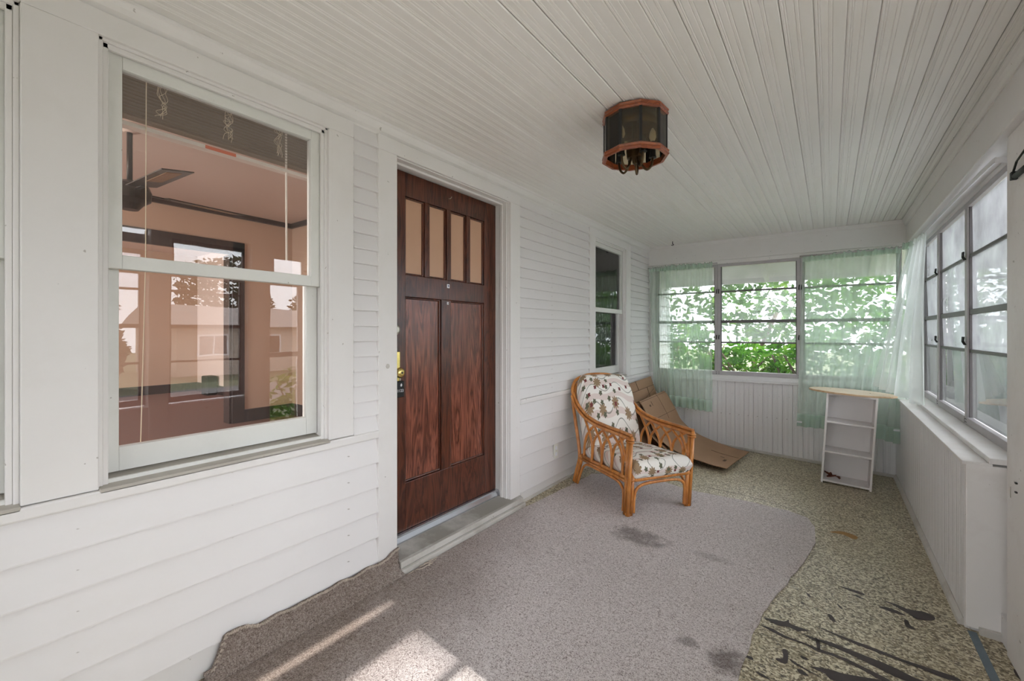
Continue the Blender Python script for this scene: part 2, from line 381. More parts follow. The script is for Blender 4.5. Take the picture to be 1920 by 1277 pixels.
M['grass'] = plain('lawn_grass', (0.105, 0.115, 0.055), 0.95, 0, 0.3, 6)

S = 'structure'
def struct(o, label=None): return tag(o, label, kind=S)
# ------------------------------------------------------------------ floor
YN, YF, WL, H = -1.6, 5.47, 2.36, 2.30        # near end, far wall, outer wall, ceiling height
floor = MB().add([(-0.02, YN, fz(-0.02)), (2.75, YN, fz(2.75)), (2.75, YF + .12, fz(2.75)), (-0.02, YF + .12, fz(-0.02)),
                  (-0.02, YN, -.3), (2.75, YN, -.3), (2.75, YF + .12, -.3), (-0.02, YF + .12, -.3)],
                 [(0, 1, 2, 3), (4, 7, 6, 5), (0, 4, 5, 1), (1, 5, 6, 2), (2, 6, 7, 3), (3, 7, 4, 0)]).build('floor', M['floor'])
struct(floor, 'olive and cream speckled vinyl porch floor with worn dark streaks')
WORN = {"a": [[2.059, 2.893], [2.115, 2.9], [2.162, 2.886], [2.223, 2.909], [2.257, 2.888], [2.243, 2.847], [2.188, 2.813], [2.157, 2.84], [2.129, 2.859], [2.101, 2.884]], "b": [[2.047, 2.816], [2.073, 2.837], [2.115, 2.832], [2.148, 2.814], [2.118, 2.804], [2.071, 2.804]], "c": [[2.134, 2.763], [2.149, 2.771], [2.153, 2.732], [2.17, 2.708], [2.137, 2.705]], "d": [[1.889, 2.903], [1.944, 2.915], [1.999, 2.904], [1.976, 2.885], [1.936, 2.891]], "e": [[1.605, 2.35], [1.63, 2.363], [1.679, 2.382], [1.697, 2.41], [1.705, 2.382], [1.772, 2.383], [1.784, 2.383], [1.737, 2.342], [1.808, 2.342], [1.854, 2.354], [1.952, 2.35], [2.054, 2.344], [2.124, 2.323], [2.148, 2.328], [2.087, 2.279], [2.001, 2.296], [1.93, 2.315], [1.843, 2.326], [1.786, 2.323], [1.707, 2.35], [1.677, 2.336], [1.652, 2.332]], "f": [[1.599, 2.283], [1.637, 2.29], [1.693, 2.274], [1.764, 2.275], [1.815, 2.274], [1.897, 2.277], [1.998, 2.257], [2.041, 2.243], [2.015, 2.222], [1.963, 2.239], [1.875, 2.26], [1.81, 2.249], [1.764, 2.263], [1.688, 2.257], [1.632, 2.27]], "g": [[1.794, 2.441], [1.877, 2.435], [1.928, 2.432], [2.01, 2.431], [2.087, 2.424], [2.161, 2.429], [2.246, 2.435], [2.267, 2.423], [2.222, 2.396], [2.148, 2.403], [2.07, 2.405], [1.987, 2.407], [1.911, 2.412], [1.866, 2.423]], "h": [[1.689, 2.167], [1.706, 2.173], [1.713, 2.113], [1.704, 2.079], [1.67, 2.088], [1.696, 2.113]], "i": [[1.786, 2.129], [1.843, 2.159], [1.895, 2.17], [1.971, 2.205], [2.015, 2.222], [2.06, 2.20], [1.97, 2.15], [1.863, 2.101], [1.838, 2.12], [1.812, 2.124]], "j": [[1.72, 2.125], [1.76, 2.108], [1.823, 2.088], [1.771, 2.096], [1.727, 2.108]], "k": [[1.842, 2.579], [1.86, 2.58], [1.873, 2.533], [1.854, 2.539]], "l": [[1.745, 2.08], [1.763, 2.085], [1.785, 2.067], [1.756, 2.059]], "m": [[1.613, 1.96], [1.64, 1.962], [1.668, 1.95], [1.636, 1.948]], "n": [[1.572, 2.03], [1.592, 2.038], [1.599, 2.022], [1.58, 2.018]], "o": [[1.751, 2.172], [1.768, 2.179], [1.779, 2.168], [1.763, 2.159]], "p": [[1.797, 2.345], [1.814, 2.334], [1.818, 2.277], [1.81, 2.264], [1.803, 2.307]], "q": [[1.88, 2.711], [1.896, 2.692], [1.902, 2.669], [1.886, 2.684]], "r": [[1.754, 2.715], [1.768, 2.709], [1.773, 2.685], [1.762, 2.687]], "s": [[1.732, 2.605], [1.751, 2.605], [1.745, 2.592]], "t": [[2.456, 2.644], [2.488, 2.659], [2.47, 2.585], [2.455, 2.591]], "u": [[1.948, 2.861], [1.974, 2.857], [1.996, 2.85], [1.974, 2.841]],
        "v": [[1.03, 3.964], [1.31, 3.985], [1.57, 3.943], [1.57, 3.937], [1.31, 3.979], [1.03, 3.957]], "w": [[2.10, 2.30], [2.30, 2.27], [2.42, 2.23], [2.42, 2.20], [2.28, 2.24]], "x": [[1.95, 2.02], [2.25, 1.96], [2.4, 1.90], [2.3, 1.90], [2.1, 1.95]], "y": [[1.75, 1.98], [1.95, 1.93], [2.15, 1.85], [2.0, 1.86]]}
w = MB(); 
for k, pts in WORN.items():
    sp = spline([(p[0], p[1], 0) for p in pts], 3, True)
    n0 = len(w.v); w.v += [(p.x, p.y, fz(p.x) + 0.0012) for p in sp]; w.f.append(tuple(range(n0, n0 + len(sp))))
wo = w.build('worn_streaks', M['bare'], floor); wo['label'] = 'dark bare streaks where the vinyl has worn away'
me = wo.data; bm = bmesh.new(); bm.from_mesh(me); bmesh.ops.triangulate(bm, faces=bm.faces, ngon_method='EAR_CLIP'); bm.to_mesh(me); bm.free()
w = MB(); sp = spline([(1.85, 3.65, 0), (1.90, 3.71, 0), (1.95, 3.72, 0), (2.0, 3.69, 0), (1.98, 3.63, 0), (1.92, 3.665, 0)], 3, True)
w.v = [(p.x, p.y, fz(p.x) + 0.0012) for p in sp]; w.f = [tuple(range(len(sp)))]
o = w.build('rust_mark', M['rust'], floor); o['label'] = 'orange rust mark on the vinyl'
# ------------------------------------------------------------------ ceiling: bead boards laid lengthwise
ceiling = MB().box(-0.02, 2.62, YN - .1, YF + .14, H + .022, H + .10).build('ceiling', M['dark']); struct(ceiling, 'white painted bead board porch ceiling')
def bead_profile(wd, t=0.016):
    g = 0.0022; h = wd / 2
    return [(0, t), (0, .004), (.0035, 0), (.008, 0), (.010, .002), (.0125, .0), (.0145, .0), (.017, .002), (.019, 0),
            (h - .008, 0), (h - .006, .0022), (h - .003, .0), (h + .003, .0), (h + .006, .0022), (h + .008, 0), (wd - .0035, 0), (wd, .004), (wd, t)]
nb = 27; bw = 2.44 / nb
mes = [MB().extrude(bead_profile(bw - gap), lambda p, t: (p[0], t, p[1]), YN, YF + .02).mesh('ceiling_board', M['ceil']) for gap in (0.0008, 0.0016, 0.0032)]
for i in range(nb):
    o = link('ceiling_board', random.choices(mes, (5, 3, 2))[0], ceiling, (i * bw, 0, H + random.uniform(0, .002)))
# ------------------------------------------------------------------ house wall with openings
def wallbox(name, mat, segs, label):
    m = MB()
    for s in segs: m.box(*s)
    return struct(m.build(name, mat), label)
W0, W1 = -0.62, 0.2       # first window opening (y)
A0, A1 = 0.363, 1.133     # big window opening
D0, D1 = 1.50, 2.53       # door opening
B0, B1 = 3.918, 4.70      # small window opening
ZB = -0.95
segs = [(-.12, 0, -2.4, W0, ZB, 2.95), (-.12, 0, W1, A0, ZB, 2.95), (-.12, 0, A1, D0, ZB, 2.95), (-.12, 0, D1, B0, ZB, 2.95), (-.12, 0, B1, 6.4, ZB, 2.95),
        (-.12, 0, W0, W1, ZB, .76), (-.12, 0, W0, W1, 2.19, 2.95), (-.12, 0, A0, A1, ZB, .76), (-.12, 0, A0, A1, 2.19, 2.95),
        (-.12, 0, D0, D1, ZB, .0), (-.12, 0, D0, D1, 2.18, 2.95), (-.12, 0, B0, B1, ZB, .78), (-.12, 0, B0, B1, 2.19, 2.95)]
wall_l = wallbox('wall_left', M['siding'], segs, 'white clapboard house wall along the porch')
def clap_mesh(L, exp):
    pr = [(0, 0), (.027, 0), (.0275, .005), (.006, exp + .008), (0, exp + .008)]
    return MB().extrude(pr, lambda p, t: (p[0], t, p[1]), 0, L).mesh('clapboard', M['siding'])
def claps(y0, y1, z0, z1, exp, jit=0.0):
    me = clap_mesh(y1 - y0, exp); n = max(1, round((z1 - z0) / exp)); e = (z1 - z0) / n
    for i in range(n):
        o = link('clapboard', me, wall_l, (0.0005 - .0 * i, y0, z0 + i * e + random.uniform(-jit, jit)))
        o.rotation_euler = (random.uniform(-jit, jit) * 2.0, random.uniform(-.02, .01), 0)
claps(YN, 1.399, .105, .722, .1234)
claps(2.64, YF, .075, .722, .1294)
claps(1.259, 1.399, .762, 2.24, .0722, .0035)
claps(2.64, 3.79, .762, 2.24, .0745, .001)
claps(4.843, YF, .762, 2.24, .0745, .001)
claps(YF + .16, 6.39, -.6, 2.9, .1296)
def trimbox(name, label, boxes, mat='trim', bevel=.003):
    m = MB()
    for b_ in boxes: m.box(*b_)
    return struct(m.build(name, M[mat], bevel=bevel), label)
trimbox('baseboard_left', 'painted skirting board at the foot of the house wall', [(0, .016, YN, 1.40, -.01, .105), (0, .016, 2.66, YF, -.01, .075)])
trimbox('trim_1', 'quarter round moulding between house wall and floor', [(.016, .03, 2.64, YF, -.006, .018)], 'basebd', .006)
trimbox('trim_2', 'white belt board under the big window', [(0, .036, YN, 1.399, .722, .760)], bevel=.006)
trimbox('trim_3', 'white belt board right of the front door', [(0, .036, 2.64, YF - .01, .722, .760)], bevel=.006)
def crown(name, label, fn, a, b_):
    pr = [(0, 0), (.012, 0), (.016, .008), (.030, .018), (.040, .032), (.046, .046), (.05, .05), (.05, .062), (0, .062)]
    return struct(MB().extrude(pr, fn, a, b_).build(name, M['trim']), label)
crown('trim_4', 'white cove moulding between house wall and ceiling', lambda p, t: (p[0], t, H - .062 + p[1]), YN, YF)
# ------------------------------------------------------------------ double hung windows in the house wall
def double_hung(idx, y0, y1, zsill, label, glassm, casings, small=False):
    win = struct(empty('window_%d' % idx, (0, 0, 0)), label)
    for (a, b_, z0, z1) in casings: bx('casing', M['trim'], win, 0, .026, a, b_, z0, z1, .003)
    # jambs, stops, head
    for (a, b_) in ((y0, y0 + .012), (y1 - .012, y1)): bx('jamb', M['trim'], win, -.12, .012, a, b_, zsill, 2.17)
    for (a, b_) in ((y0 + .012, y0 + .026), (y1 - .026, y1 - .012)): bx('stop', M['trim'], win, -.008, .006, a, b_, zsill, 2.158)
    bx('head', M['trim'], win, -.12, .012, y0, y1, 2.155, 2.19)
    bx('head_stop', M['trim'], win, -.008, .006, y0 + .012, y1 - .012, 2.138, 2.155)
    m = MB(); m.extrude([(-.12, zsill + .035), (-.12, zsill - .01), (.036, zsill - .01), (.036, zsill + .004), (.0, zsill + .010)], lambda p, t: (p[0], t, p[1]), y0, y1)
    m.build('sill', M['sill'], win, bevel=.002)
    bx('sill_lip', M['sash'], win, -.012, .0, y0 + .012, y1 - .012, zsill + .008, zsill + .022, .001)
    a, b_ = y0 + .014, y1 - .014
    sw = .05 if not small else .034
    zm0, zm1 = 1.452, 1.497
    up = empty('upper_sash', (0, 0, 0), win)
    for nm, bb in (('stile', (a, a + sw, zm0, 2.15)), ('stile', (b_ - sw, b_, zm0, 2.15)), ('top_rail', (a + sw, b_ - sw, 2.10, 2.15)), ('meeting_rail', (a + sw, b_ - sw, zm0, zm1))):
        bx(nm, M['sash'], up, -.046, -.012, bb[0], bb[1], bb[2], bb[3], .002)
    bx('pane', glassm, up, -.031, -.028, a + sw - .004, b_ - sw + .004, zm1 - .004, 2.104, 0)
    lo = empty('lower_sash', (0, 0, 0), win)
    for nm, bb in (('stile', (a, a + sw, zsill + .03, zm1)), ('stile', (b_ - sw, b_, zsill + .03, zm1)), ('bottom_rail', (a + sw, b_ - sw, zsill + .03, zsill + .108)), ('meeting_rail', (a + sw, b_ - sw, zm0 + .01, zm1))):
        bx(nm, M['sash'], lo, -.084, -.050, bb[0], bb[1], bb[2], bb[3], .002)
    bx('pane', glassm, lo, -.069, -.066, a + sw - .004, b_ - sw + .004, zsill + .10, zm0 + .012, 0)
    return win
win1 = double_hung(1, W0, W1, .76, 'white double hung window at the left edge', M['glass'], [(W0 - .15, W0, .762, 2.24), (W0, W1, 2.165, 2.24)])
win2 = double_hung(2, A0, A1, .76, 'large white double hung window left of the front door', M['glass'], [(W1, A0, .762, 2.165), (A1, 1.259, .762, 2.165), (W1, 1.259, 2.165, 2.24)])
win3 = double_hung(3, B0, B1, .78, 'narrow white double hung window behind the armchair', M['glass_dark'], [(3.79, B0, .762, 2.165), (B1, 4.843, .762, 2.165), (3.79, 4.843, 2.165, 2.24)], True)
# ------------------------------------------------------------------ front door
door = struct(empty('door_1', (0, 0, 0)), 'dark mahogany front door with four top lights')
for (a, b_, z0, z1) in ((1.399, 1.516, .0, 2.165), (2.52, 2.64, .045, 2.165), (1.399, 2.64, 2.165, 2.24)):
    bx('casing', M['trim'], door, 0, .028, a, b_, z0, z1, .003)
for (a, b_) in ((D0, 1.518), (2.514, D1)): bx('jamb', M['trim'], door, -.15, .012, a, b_, .02, 2.18)
bx('stop', M['trim'], door, -.05, -.03, 2.498, 2.514, .06, 2.15); bx('stop', M['trim'], door, -.05, .0, 2.505, 2.516, .06, 2.16)
bx('head', M['trim'], door, -.15, .012, D0, D1, 2.160, 2.20); bx('head_stop', M['trim'], door, -.055, -.03, 1.520, 2.514, 2.148, 2.162)
DF = -.10                       # outer face of the door
m = MB().extrude([(-.15, .12), (-.15, .0), (.055, .0), (.055, .058), (.045, .066), (-.08, .088)], lambda p, t: (p[0], t, p[1]), 1.516, 2.632)
m.build('threshold', M['thresh'], door, bevel=.003)
bx('threshold_nosing', M['basebd'], door, .053, .060, 1.516, 2.632, .030, .060, .002)
bx('threshold_base', M['basebd'], door, .05, .075, 1.512, 2.642, -.005, .026, .003)
m = MB().extrude([(-.14, .085), (-.062, .085), (-.062, .094), (-.07, .118), (-.078, .126), (-.14, .126)], lambda p, t: (p[0], t, p[1]), 1.520, 2.514)
m.build('metal_threshold', M['steel'], door, bevel=.001)
dy0, dy1, dz0, dz1 = 1.520, 2.512, .128, 2.155
def dpart(name, y0, y1, z0, z1, mat='door', d=0.0, th=.044): return bx(name, M[mat], door, DF - th, DF - d, y0, y1, z0, z1, .0025)
dpart('stile', dy0, 1.679, dz0, dz1); dpart('stile', 2.384, dy1, dz0, dz1)
dpart('top_rail', 1.679, 2.384, 2.02, dz1); dpart('lock_rail', 1.679, 2.384, 1.45, 1.575); dpart('bottom_rail', 1.679, 2.384, dz0, .395)
dpart('mullion', 1.966, 2.048, .395, 1.45)
dpart('panel', 1.679, 1.966, .395, 1.45, 'doorpanel', .016, .03); dpart('panel', 2.048, 2.384, .395, 1.45, 'doorpanel', .016, .03)
lw = (2.384 - 1.679 - 3 * .036) / 4
for i in range(4):
    a = 1.679 + i * (lw + .036)
    dpart('pane', a, a + lw, 1.575, 2.02, 'film', .018, .03)
    if i < 3: dpart('muntin', a + lw, a + lw + .036, 1.575, 2.02)
def frame_mould(y0, y1, z0, z1):
    m = MB(); w_ = .012
    for (a, b_, c_, d_) in ((y0, y1, z1 - w_, z1), (y0, y1, z0, z0 + w_), (y0, y0 + w_, z0, z1), (y1 - w_, y1, z0, z1)): m.box(DF - .02, DF - .007, a, b_, c_, d_)
    m.build('moulding', M['door'], door, bevel=.005)
frame_mould(1.679, 1.966, .395, 1.45); frame_mould(2.048, 2.384, .395, 1.45)
for i in range(4):
    a = 1.679 + i * (lw + .036); frame_mould(a, a + lw, 1.575, 2.02)
Mx = Matrix.Rotation(R(90), 3, 'Y')
o = MB().lathe([(.0, 0), (.030, 0), (.030, .006), (.024, .012), (.016, .014), (0, .014)], (DF, 1.608, 1.262), 20, Mx).build('deadbolt', M['nickel'], door, smooth=False); o['label'] = 'dull round deadbolt'
o = MB().box(DF, DF + .005, 1.568, 1.638, .975, 1.14).build('escutcheon', M['brass'], door, bevel=.003); o['label'] = 'polished brass lock plate'
k = MB().lathe([(.012, 0), (.012, .028), (.018, .032), (.027, .042), (.029, .052), (.024, .064), (.012, .069), (.0, .069)], (DF + .004, 1.594, 1.028), 24, Mx).build('knob', M['brass'], door, smooth=True); k['label'] = 'polished brass door knob'
MB().lathe([(.006, 0), (.006, .002), (.0, .002)], (DF + .073, 1.594, 1.028), 12, Mx).build('keyhole', M['black'], k)
for (y, z, s, nm) in ((2.026, 1.538, .022, 0), (2.022, 1.430, .015, 1)):
    st = MB().box(DF, DF + .0012, y - s * .5, y + s * .5, z - s * .55, z + s * .55).build('sticker', M['white'], door); st['label'] = 'small white printed sticker on the door'
    mk = MB()
    if nm == 0: mk.extrude([(-.006, .005), (.0, .008), (.007, .004), (.005, -.002), (-.001, -.008), (-.003, -.002), (.002, .001), (-.004, .001)], lambda p, t: (t, y + p[0], z + p[1]), DF + .0012, DF + .0018)
    else: mk.box(DF + .0012, DF + .0018, y - .001, y + .003, z - .003, z + .003)
    mk.build('print', M['ink'], st)
m = MB().tube([(DF, 2.03, 2.09), (DF + .012, 2.03, 2.088), (DF + .018, 2.036, 2.094), (DF + .016, 2.04, 2.102)], .002, 6).build('hook', M['nickel'], door)
# key lock box on the knob
lb = tag(empty('key_lock_box', (DF + .034, 1.594, 1.0)), 'small black key lock box hanging from the brass door knob', 'lock box')
m = MB().box(-.016, .018, -.030, .036, -.108, -.018); m.build('body', M['black'], lb, bevel=.006)
MB().tube(spline([(0, -.018, -.02), (0, -.018, .02), (0, 0, .042), (0, .018, .02), (0, .018, -.02)], 6), .004, 8).build('shackle', M['nickel'], lb, smooth=True)
MB().extrude([(-.006, -.006), (.002, -.009), (.006, 0), (.002, .009), (-.004, .006)], lambda p, t: (t, p[0] + .012, -.040 + p[1]), .0182, .0192).build('emblem', M['white'], lb)
tx = bpy.data.curves.new('lock_number', 'FONT'); tx.body = '1123'; tx.size = .022; tx.align_x = 'CENTER'; tx.extrude = .0004; tx.materials.append(M['white'])
tmp = bpy.data.objects.new('tmp_number', tx); COL.objects.link(tmp); nme = bpy.data.meshes.new_from_object(tmp); bpy.data.objects.remove(tmp, do_unlink=True)
o = link('lock_number', nme, lb, (.0188, .006, -.078)); o.rotation_euler = (R(90), 0, R(90))
# plaque bits on the casing
tag(MB().lathe([(.0, 0), (.012, 0), (.010, .003), (0, .004)], (.028, 1.455, 1.075), 14, Mx).build('doorbell_scar', M['basebd']), 'round grey scar of an old doorbell on the door casing', 'doorbell')
# outlet
ou = tag(empty('outlet_cover', (.019, 3.16, .275)), 'ivory outlet cover on the lower siding beside the armchair', 'outlet')
MB().box(0, .008, -.036, .036, -.062, .062).build('plate', M['plate'], ou, bevel=.004)
for dz in (-.026, .026): MB().box(.007, .0105, -.016, .016, dz - .014, dz + .014).build('socket', M['white'], ou, bevel=.003)
MB().lathe([(0, 0), (.003, 0), (.003, .001), (0, .001)], (.0085, 0, 0), 8, Mx).build('screw', M['nickel'], ou)

# ------------------------------------------------------------------ far wall, right wall, near end wall
wall_b = wallbox('wall_back', M['bead'], [(0, 2.62, YF + .016, YF + .12, ZB, .70), (0, 2.62, YF + .02, YF + .12, 2.07, 2.34), (0, .10, YF + .03, YF + .12, .7, 2.07)], 'far porch wall with bead board below the windows')
wall_r = wallbox('wall_right', M['bead'], [(2.376, 2.60, 2.884, YF, ZB, .640), (2.47, 2.60, 2.755, 2.884, -.25, .0), (2.46, 2.62, YN, 1.175, ZB, .645), (2.46, 2.62, 1.315, 1.93, ZB, .645)], 'outer porch wall with bead board below the windows')
vb = MB().extrude(bead_profile(.0895), lambda p, t: (p[0], p[1], t), -.14, .705).mesh('bead_board', M['bead'])
for i in range(27):
    if i * .091 + .09 <= 2.40: link('bead_board', vb, wall_b, (i * .091 - .01, YF, 0))
vb2 = MB().extrude(bead_profile(.0895), lambda p, t: (p[1], p[0], t), -.14, .640).mesh('bead_board', M['bead'])
for i in range(28): link('bead_board', vb2, wall_r, (2.358, 2.886 + i * .0925, 0))
bx('end_filler', M['post'], wall_r, 2.545, 2.62, 2.75, 2.87, -.16, .66, .002)
bx('end_board', M['post'], wall_r, 2.358, 2.60, 2.868, 2.886, -.105, .645, .004)
bx('end_foot_board', M['basebd'], wall_r, 2.40, 2.52, 2.85, 2.872, -.16, -.09, .003)  # grey-brown board at the foot of the knee wall end
trimbox('trim_5', 'white window stool along the far wall', [(0, 2.40, YF - .028, YF + .12, .70, .722), (0, 2.42, YF - .01, YF + .12, .722, .765)], 'bead')
trimbox('trim_6', 'worn white ledge capping the outer knee wall', [(2.346, 2.445, 2.868, YF, .640, .656)], 'post')
trimbox('trim_7', 'white window stool along the outer wall', [(2.432, 2.60, 2.862, YF, .656, .682)], 'post')
m = MB().extrude([(0, 0), (.022, 0), (.018, .018), (.004, .035), (0, .035)], lambda p, t: (2.358 - p[0], t, -.118 + p[1]), 2.90, YF); struct(m.build('baseboard_right', M['basebd']), 'scuffed skirting at the foot of the outer wall')
m = MB().add([(0, YF, fz(0)), (2.36, YF, fz(2.36)), (2.36, YF - .016, fz(2.36)), (0, YF - .016, fz(0)), (0, YF, fz(0) + .028), (2.36, YF, fz(2.36) + .028), (2.36, YF - .016, fz(2.36) + .028), (0, YF - .016, fz(0) + .028)],
             [(0, 1, 2, 3), (4, 5, 6, 7), (0, 1, 5, 4), (1, 2, 6, 5), (2, 3, 7, 6), (3, 0, 4, 7)]); struct(m.build('baseboard_back', M['basebd'], bevel=.004), 'worn skirting at the foot of the far wall')
trimbox('trim_8', 'white header beam over the outer windows', [(2.428, 2.56, YN, YF + .12, 2.072, 2.34)], 'trim', .006)
trimbox('trim_9', 'white header beam over the far windows', [(0, 2.43, YF, YF + .03, 2.072, 2.34), (0, 2.43, YF + .012, YF + .06, 2.03, 2.072)], 'trim', .004)
crown('trim_10', 'white cove moulding between outer beam and ceiling', lambda p, t: (2.428 - p[0] * .6, t, H - .062 + p[1]), YN, YF)
crown('trim_11', 'white moulding between far beam and ceiling', lambda p, t: (t, YF - p[0] * .3, H - .040 + p[1] * .65), .0, 2.43)
# posts of the outer wall
trimbox('trim_12', 'scuffed white door post at the right edge', [(2.462, 2.60, 2.52, 2.756, -.16, 2.075)], 'post', .006)
trimbox('trim_13', 'white porch post beside the storm door', [(2.45, 2.62, 1.93, 2.10, -.16, 2.075)], 'post', .006)
trimbox('trim_14', 'white porch post between near windows', [(2.45, 2.62, 1.175, 1.315, -.16, 2.075)], 'post', .006)
trimbox('trim_15', 'white corner post of the outer windows', [(2.44, 2.60, YF - .05, YF + .12, .66, 2.075), (2.50, 2.60, 2.756, 2.80, .0, 2.075)], 'post', .004)
wallbox('wall_front', M['siding'], [(0, 2.62, YN - .12, YN, ZB, .65), (0, 2.62, YN - .12, YN, 2.06, 2.4), (0, .25, YN - .12, YN, .65, 2.06), (2.3, 2.62, YN - .12, YN, .65, 2.06), (1.2, 1.32, YN - .12, YN, .65, 2.06)], 'near end wall of the porch')
# ------------------------------------------------------------------ aluminium awning windows
def awning(idx, a0, a1, z0, z1, fn, label, panes, latch=True, rails=(1.135, 1.372, 1.716)):
    """a runs along the wall, d is depth outwards; fn(a, d, z) -> world"""
    win = struct(empty('window_%d' % (idx - (idx > 12)), (0, 0, 0)), label)
    def part(nm, mat, a, b_, d0, d1, zz0, zz1, tilt=0.0, bev=.0015):
        vs = [fn(x, d + (tilt if z == zz0 else 0), z) for z in (zz0, zz1) for d in (d0, d1) for x in (a, b_)]
        return MB().add(vs, [(0, 2, 3, 1), (4, 5, 7, 6), (0, 1, 5, 4), (2, 6, 7, 3), (0, 4, 6, 2), (1, 3, 7, 5)]).build(nm, M[mat], win, bevel=bev)
    fw = .030
    for (a, b_) in ((a0, a0 + fw), (a1 - fw, a1)):
        part('frame_post', 'alu', a, b_, 0, .045, z0, z1)
    for (a, b_) in ((a0 + fw, a0 + fw + .008), (a1 - fw - .008, a1 - fw)): part('gasket', 'alud', a, b_, .008, .04, z0 + .045, z1 - .03)
    part('frame_sill', 'alu', a0 + fw, a1 - fw, -.004, .045, z0, z0 + .045); part('frame_head', 'alu', a0 + fw, a1 - fw, 0, .045, z1 - .03, z1)
    zs = [z0 + .045] + list(rails) + [z1 - .03]
    i0, i1 = a0 + fw + .006, a1 - fw - .006
    for k, z in enumerate(rails):
        hgt = .016 if k == 1 else .009
        part('rail', 'alud', i0, i1, .010, .034, z - hgt, z + hgt)
    for k in range(4):
        part('pane', panes[k], i0, i1, .020, .023, zs[k] + .004, zs[k + 1] - .004, random.uniform(.0, .012), 0)
    if latch:
        for (a, z) in ((a0 + .01, 1.715), (a1 - .01, 1.715), (a0 + .012, 1.19), (a1 - .012, 1.19)):
            mm = MB().tube([fn(a, -.004, z - .02), fn(a, -.014, z), fn(a + .004, -.012, z + .03)], .005, 6); mm.build('latch', M['black'], win)
        for a in (a0 + .012, a1 - .012):
            for z in (z0 + .012, z0 + .030): part('screw', 'black', a - .0035, a + .0035, -.002, 0, z - .0035, z + .0035, 0, 0)
    return win
HZ = ['pane'] * 4
fx = lambda a, d, z: (a, YF + .03 + d, z)
gx = lambda a, d, z: (2.535 + d, a, z)
hx = lambda a, d, z: (a, YN - .05 - d, z)
awning(4, .095, .806, .765, 2.03, fx, 'awning window behind the left sheer curtain', ['pane_clear', 'pane', 'pane', 'pane'])
awning(5, .808, 1.600, .765, 2.03, fx, 'uncurtained middle awning window of the far wall', ['pane_clear', 'pane', 'pane', 'pane'])
awning(6, 1.602, 2.40, .765, 2.03, fx, 'awning window behind the right sheer curtain', HZ)
awning(7, 4.735, 5.415, .682, 2.045, gx, 'outer awning window nearest the far corner', ['pane', 'pane_milk', 'pane_milk', 'pane_milk'])
awning(8, 3.86, 4.733, .682, 2.045, gx, 'middle outer awning window', ['pane', 'pane_milk', 'pane_milk', 'pane_milk'])
awning(9, 2.80, 3.858, .682, 2.045, gx, 'outer awning window beside the door post', ['pane', 'pane_milk', 'pane_milk', 'pane_milk'])
awning(10, 1.315, 1.93, .66, 2.03, gx, 'outer awning window left of the storm door', ['pane_clear'] * 4, False, (1.0, 1.3, 1.6))
awning(11, -.16, 1.175, .66, 1.90, gx, 'near outer awning window letting in the sun', ['pane_clear', 'pane_clear', 'pane_clear', 'pane'], False, (1.0, 1.3, 1.6))
wallbox('wall_right_near', M['siding'], [(2.46, 2.62, YN, -.162, .645, 2.075)], 'unseen near part of the outer porch wall, made solid to cut light')  # unseen window bay closed up to cut light on the near house wall
trimbox('trim_16', 'white filler board over the near outer windows', [(2.535, 2.58, YN, 1.175, 1.90, 2.032)], 'trim')
trimbox('trim_20', 'white head board over the outer windows', [(2.53, 2.60, 2.52, YF + .1, 2.045, 2.12), (2.53, 2.60, 1.175, 2.52, 2.03, 2.12)])
awning(13, .25, 1.2, .65, 2.06, hx, 'left window of the near end wall', ['pane_clear'] * 4, False)
awning(14, 1.32, 2.3, .65, 2.06, hx, 'right window of the near end wall', ['pane_clear'] * 4, False)
# storm door by the post
sd = struct(empty('door_2', (0, 0, 0)), 'narrow white glazed storm door panel beside the post')
for (a, b_, z0, z1) in ((2.10, 2.17, -.12, 2.06), (2.45, 2.52, -.12, 2.06), (2.17, 2.45, -.12, .25), (2.17, 2.45, 1.98, 2.06), (2.17, 2.45, 1.0, 1.05)):
    bx('door_rail', M['post'], sd, 2.54, 2.57, a, b_, z0, z1)
bx('pane', M['pane_clear'], sd, 2.553, 2.556, 2.17, 2.45, .25, 1.98, 0)
dc = tag(empty('door_closer', (2.455, 2.585, 1.873)), 'black door closer high on the post at the right edge', 'door closer')
MB().tube([(0, -.16, 0), (0, .028, 0)], .011, 10).build('cylinder', M['black'], dc, smooth=True)
MB().tube([(0, .028, 0), (0, .045, 0)], .006, 8).build('rod', M['black'], dc)
MB().box(-.012, .008, .03, .05, -.012, .02).build('bracket', M['black'], dc, bevel=.002)
MB().tube([(-.004, .04, .02), (-.004, .0, .05), (-.004, -.14, .075)], .004, 6).build('arm', M['black'], dc)
tag(MB().box(2.362, 2.392, 1.55, 2.86, -.119, -.1155).build('floor_transition_strip', M['strip'], bevel=.001), 'dark metal transition strip on the floor by the door post', 'floor strip')
# staples and screws on the post
tag(MB().tube(spline([(2.462, 2.703, .56), (2.4605, 2.700, .565), (2.4605, 2.700, .60), (2.462, 2.703, .605)], 2), .0012, 5).build('staple', M['nickel']), 'thin wire staple in the scuffed door post', 'staple')
for z in (.603, .640): tag(MB().box(2.456, 2.463, 2.620, 2.634, z - .003, z + .003).build('door_post_nail', M['black']), 'upper black nail in the scuffed door post' if z > .62 else 'lower black nail in the scuffed door post', 'nail')
# ceiling hook
tag(MB().tube(spline([(.375, 5.236, 2.302), (.375, 5.236, 2.275), (.385, 5.236, 2.262), (.372, 5.236, 2.256), (.362, 5.236, 2.262)], 5), .004, 7).build('ceiling_hook', M['black'], smooth=True), 'small black screw hook in the ceiling by the left curtain', 'hook')
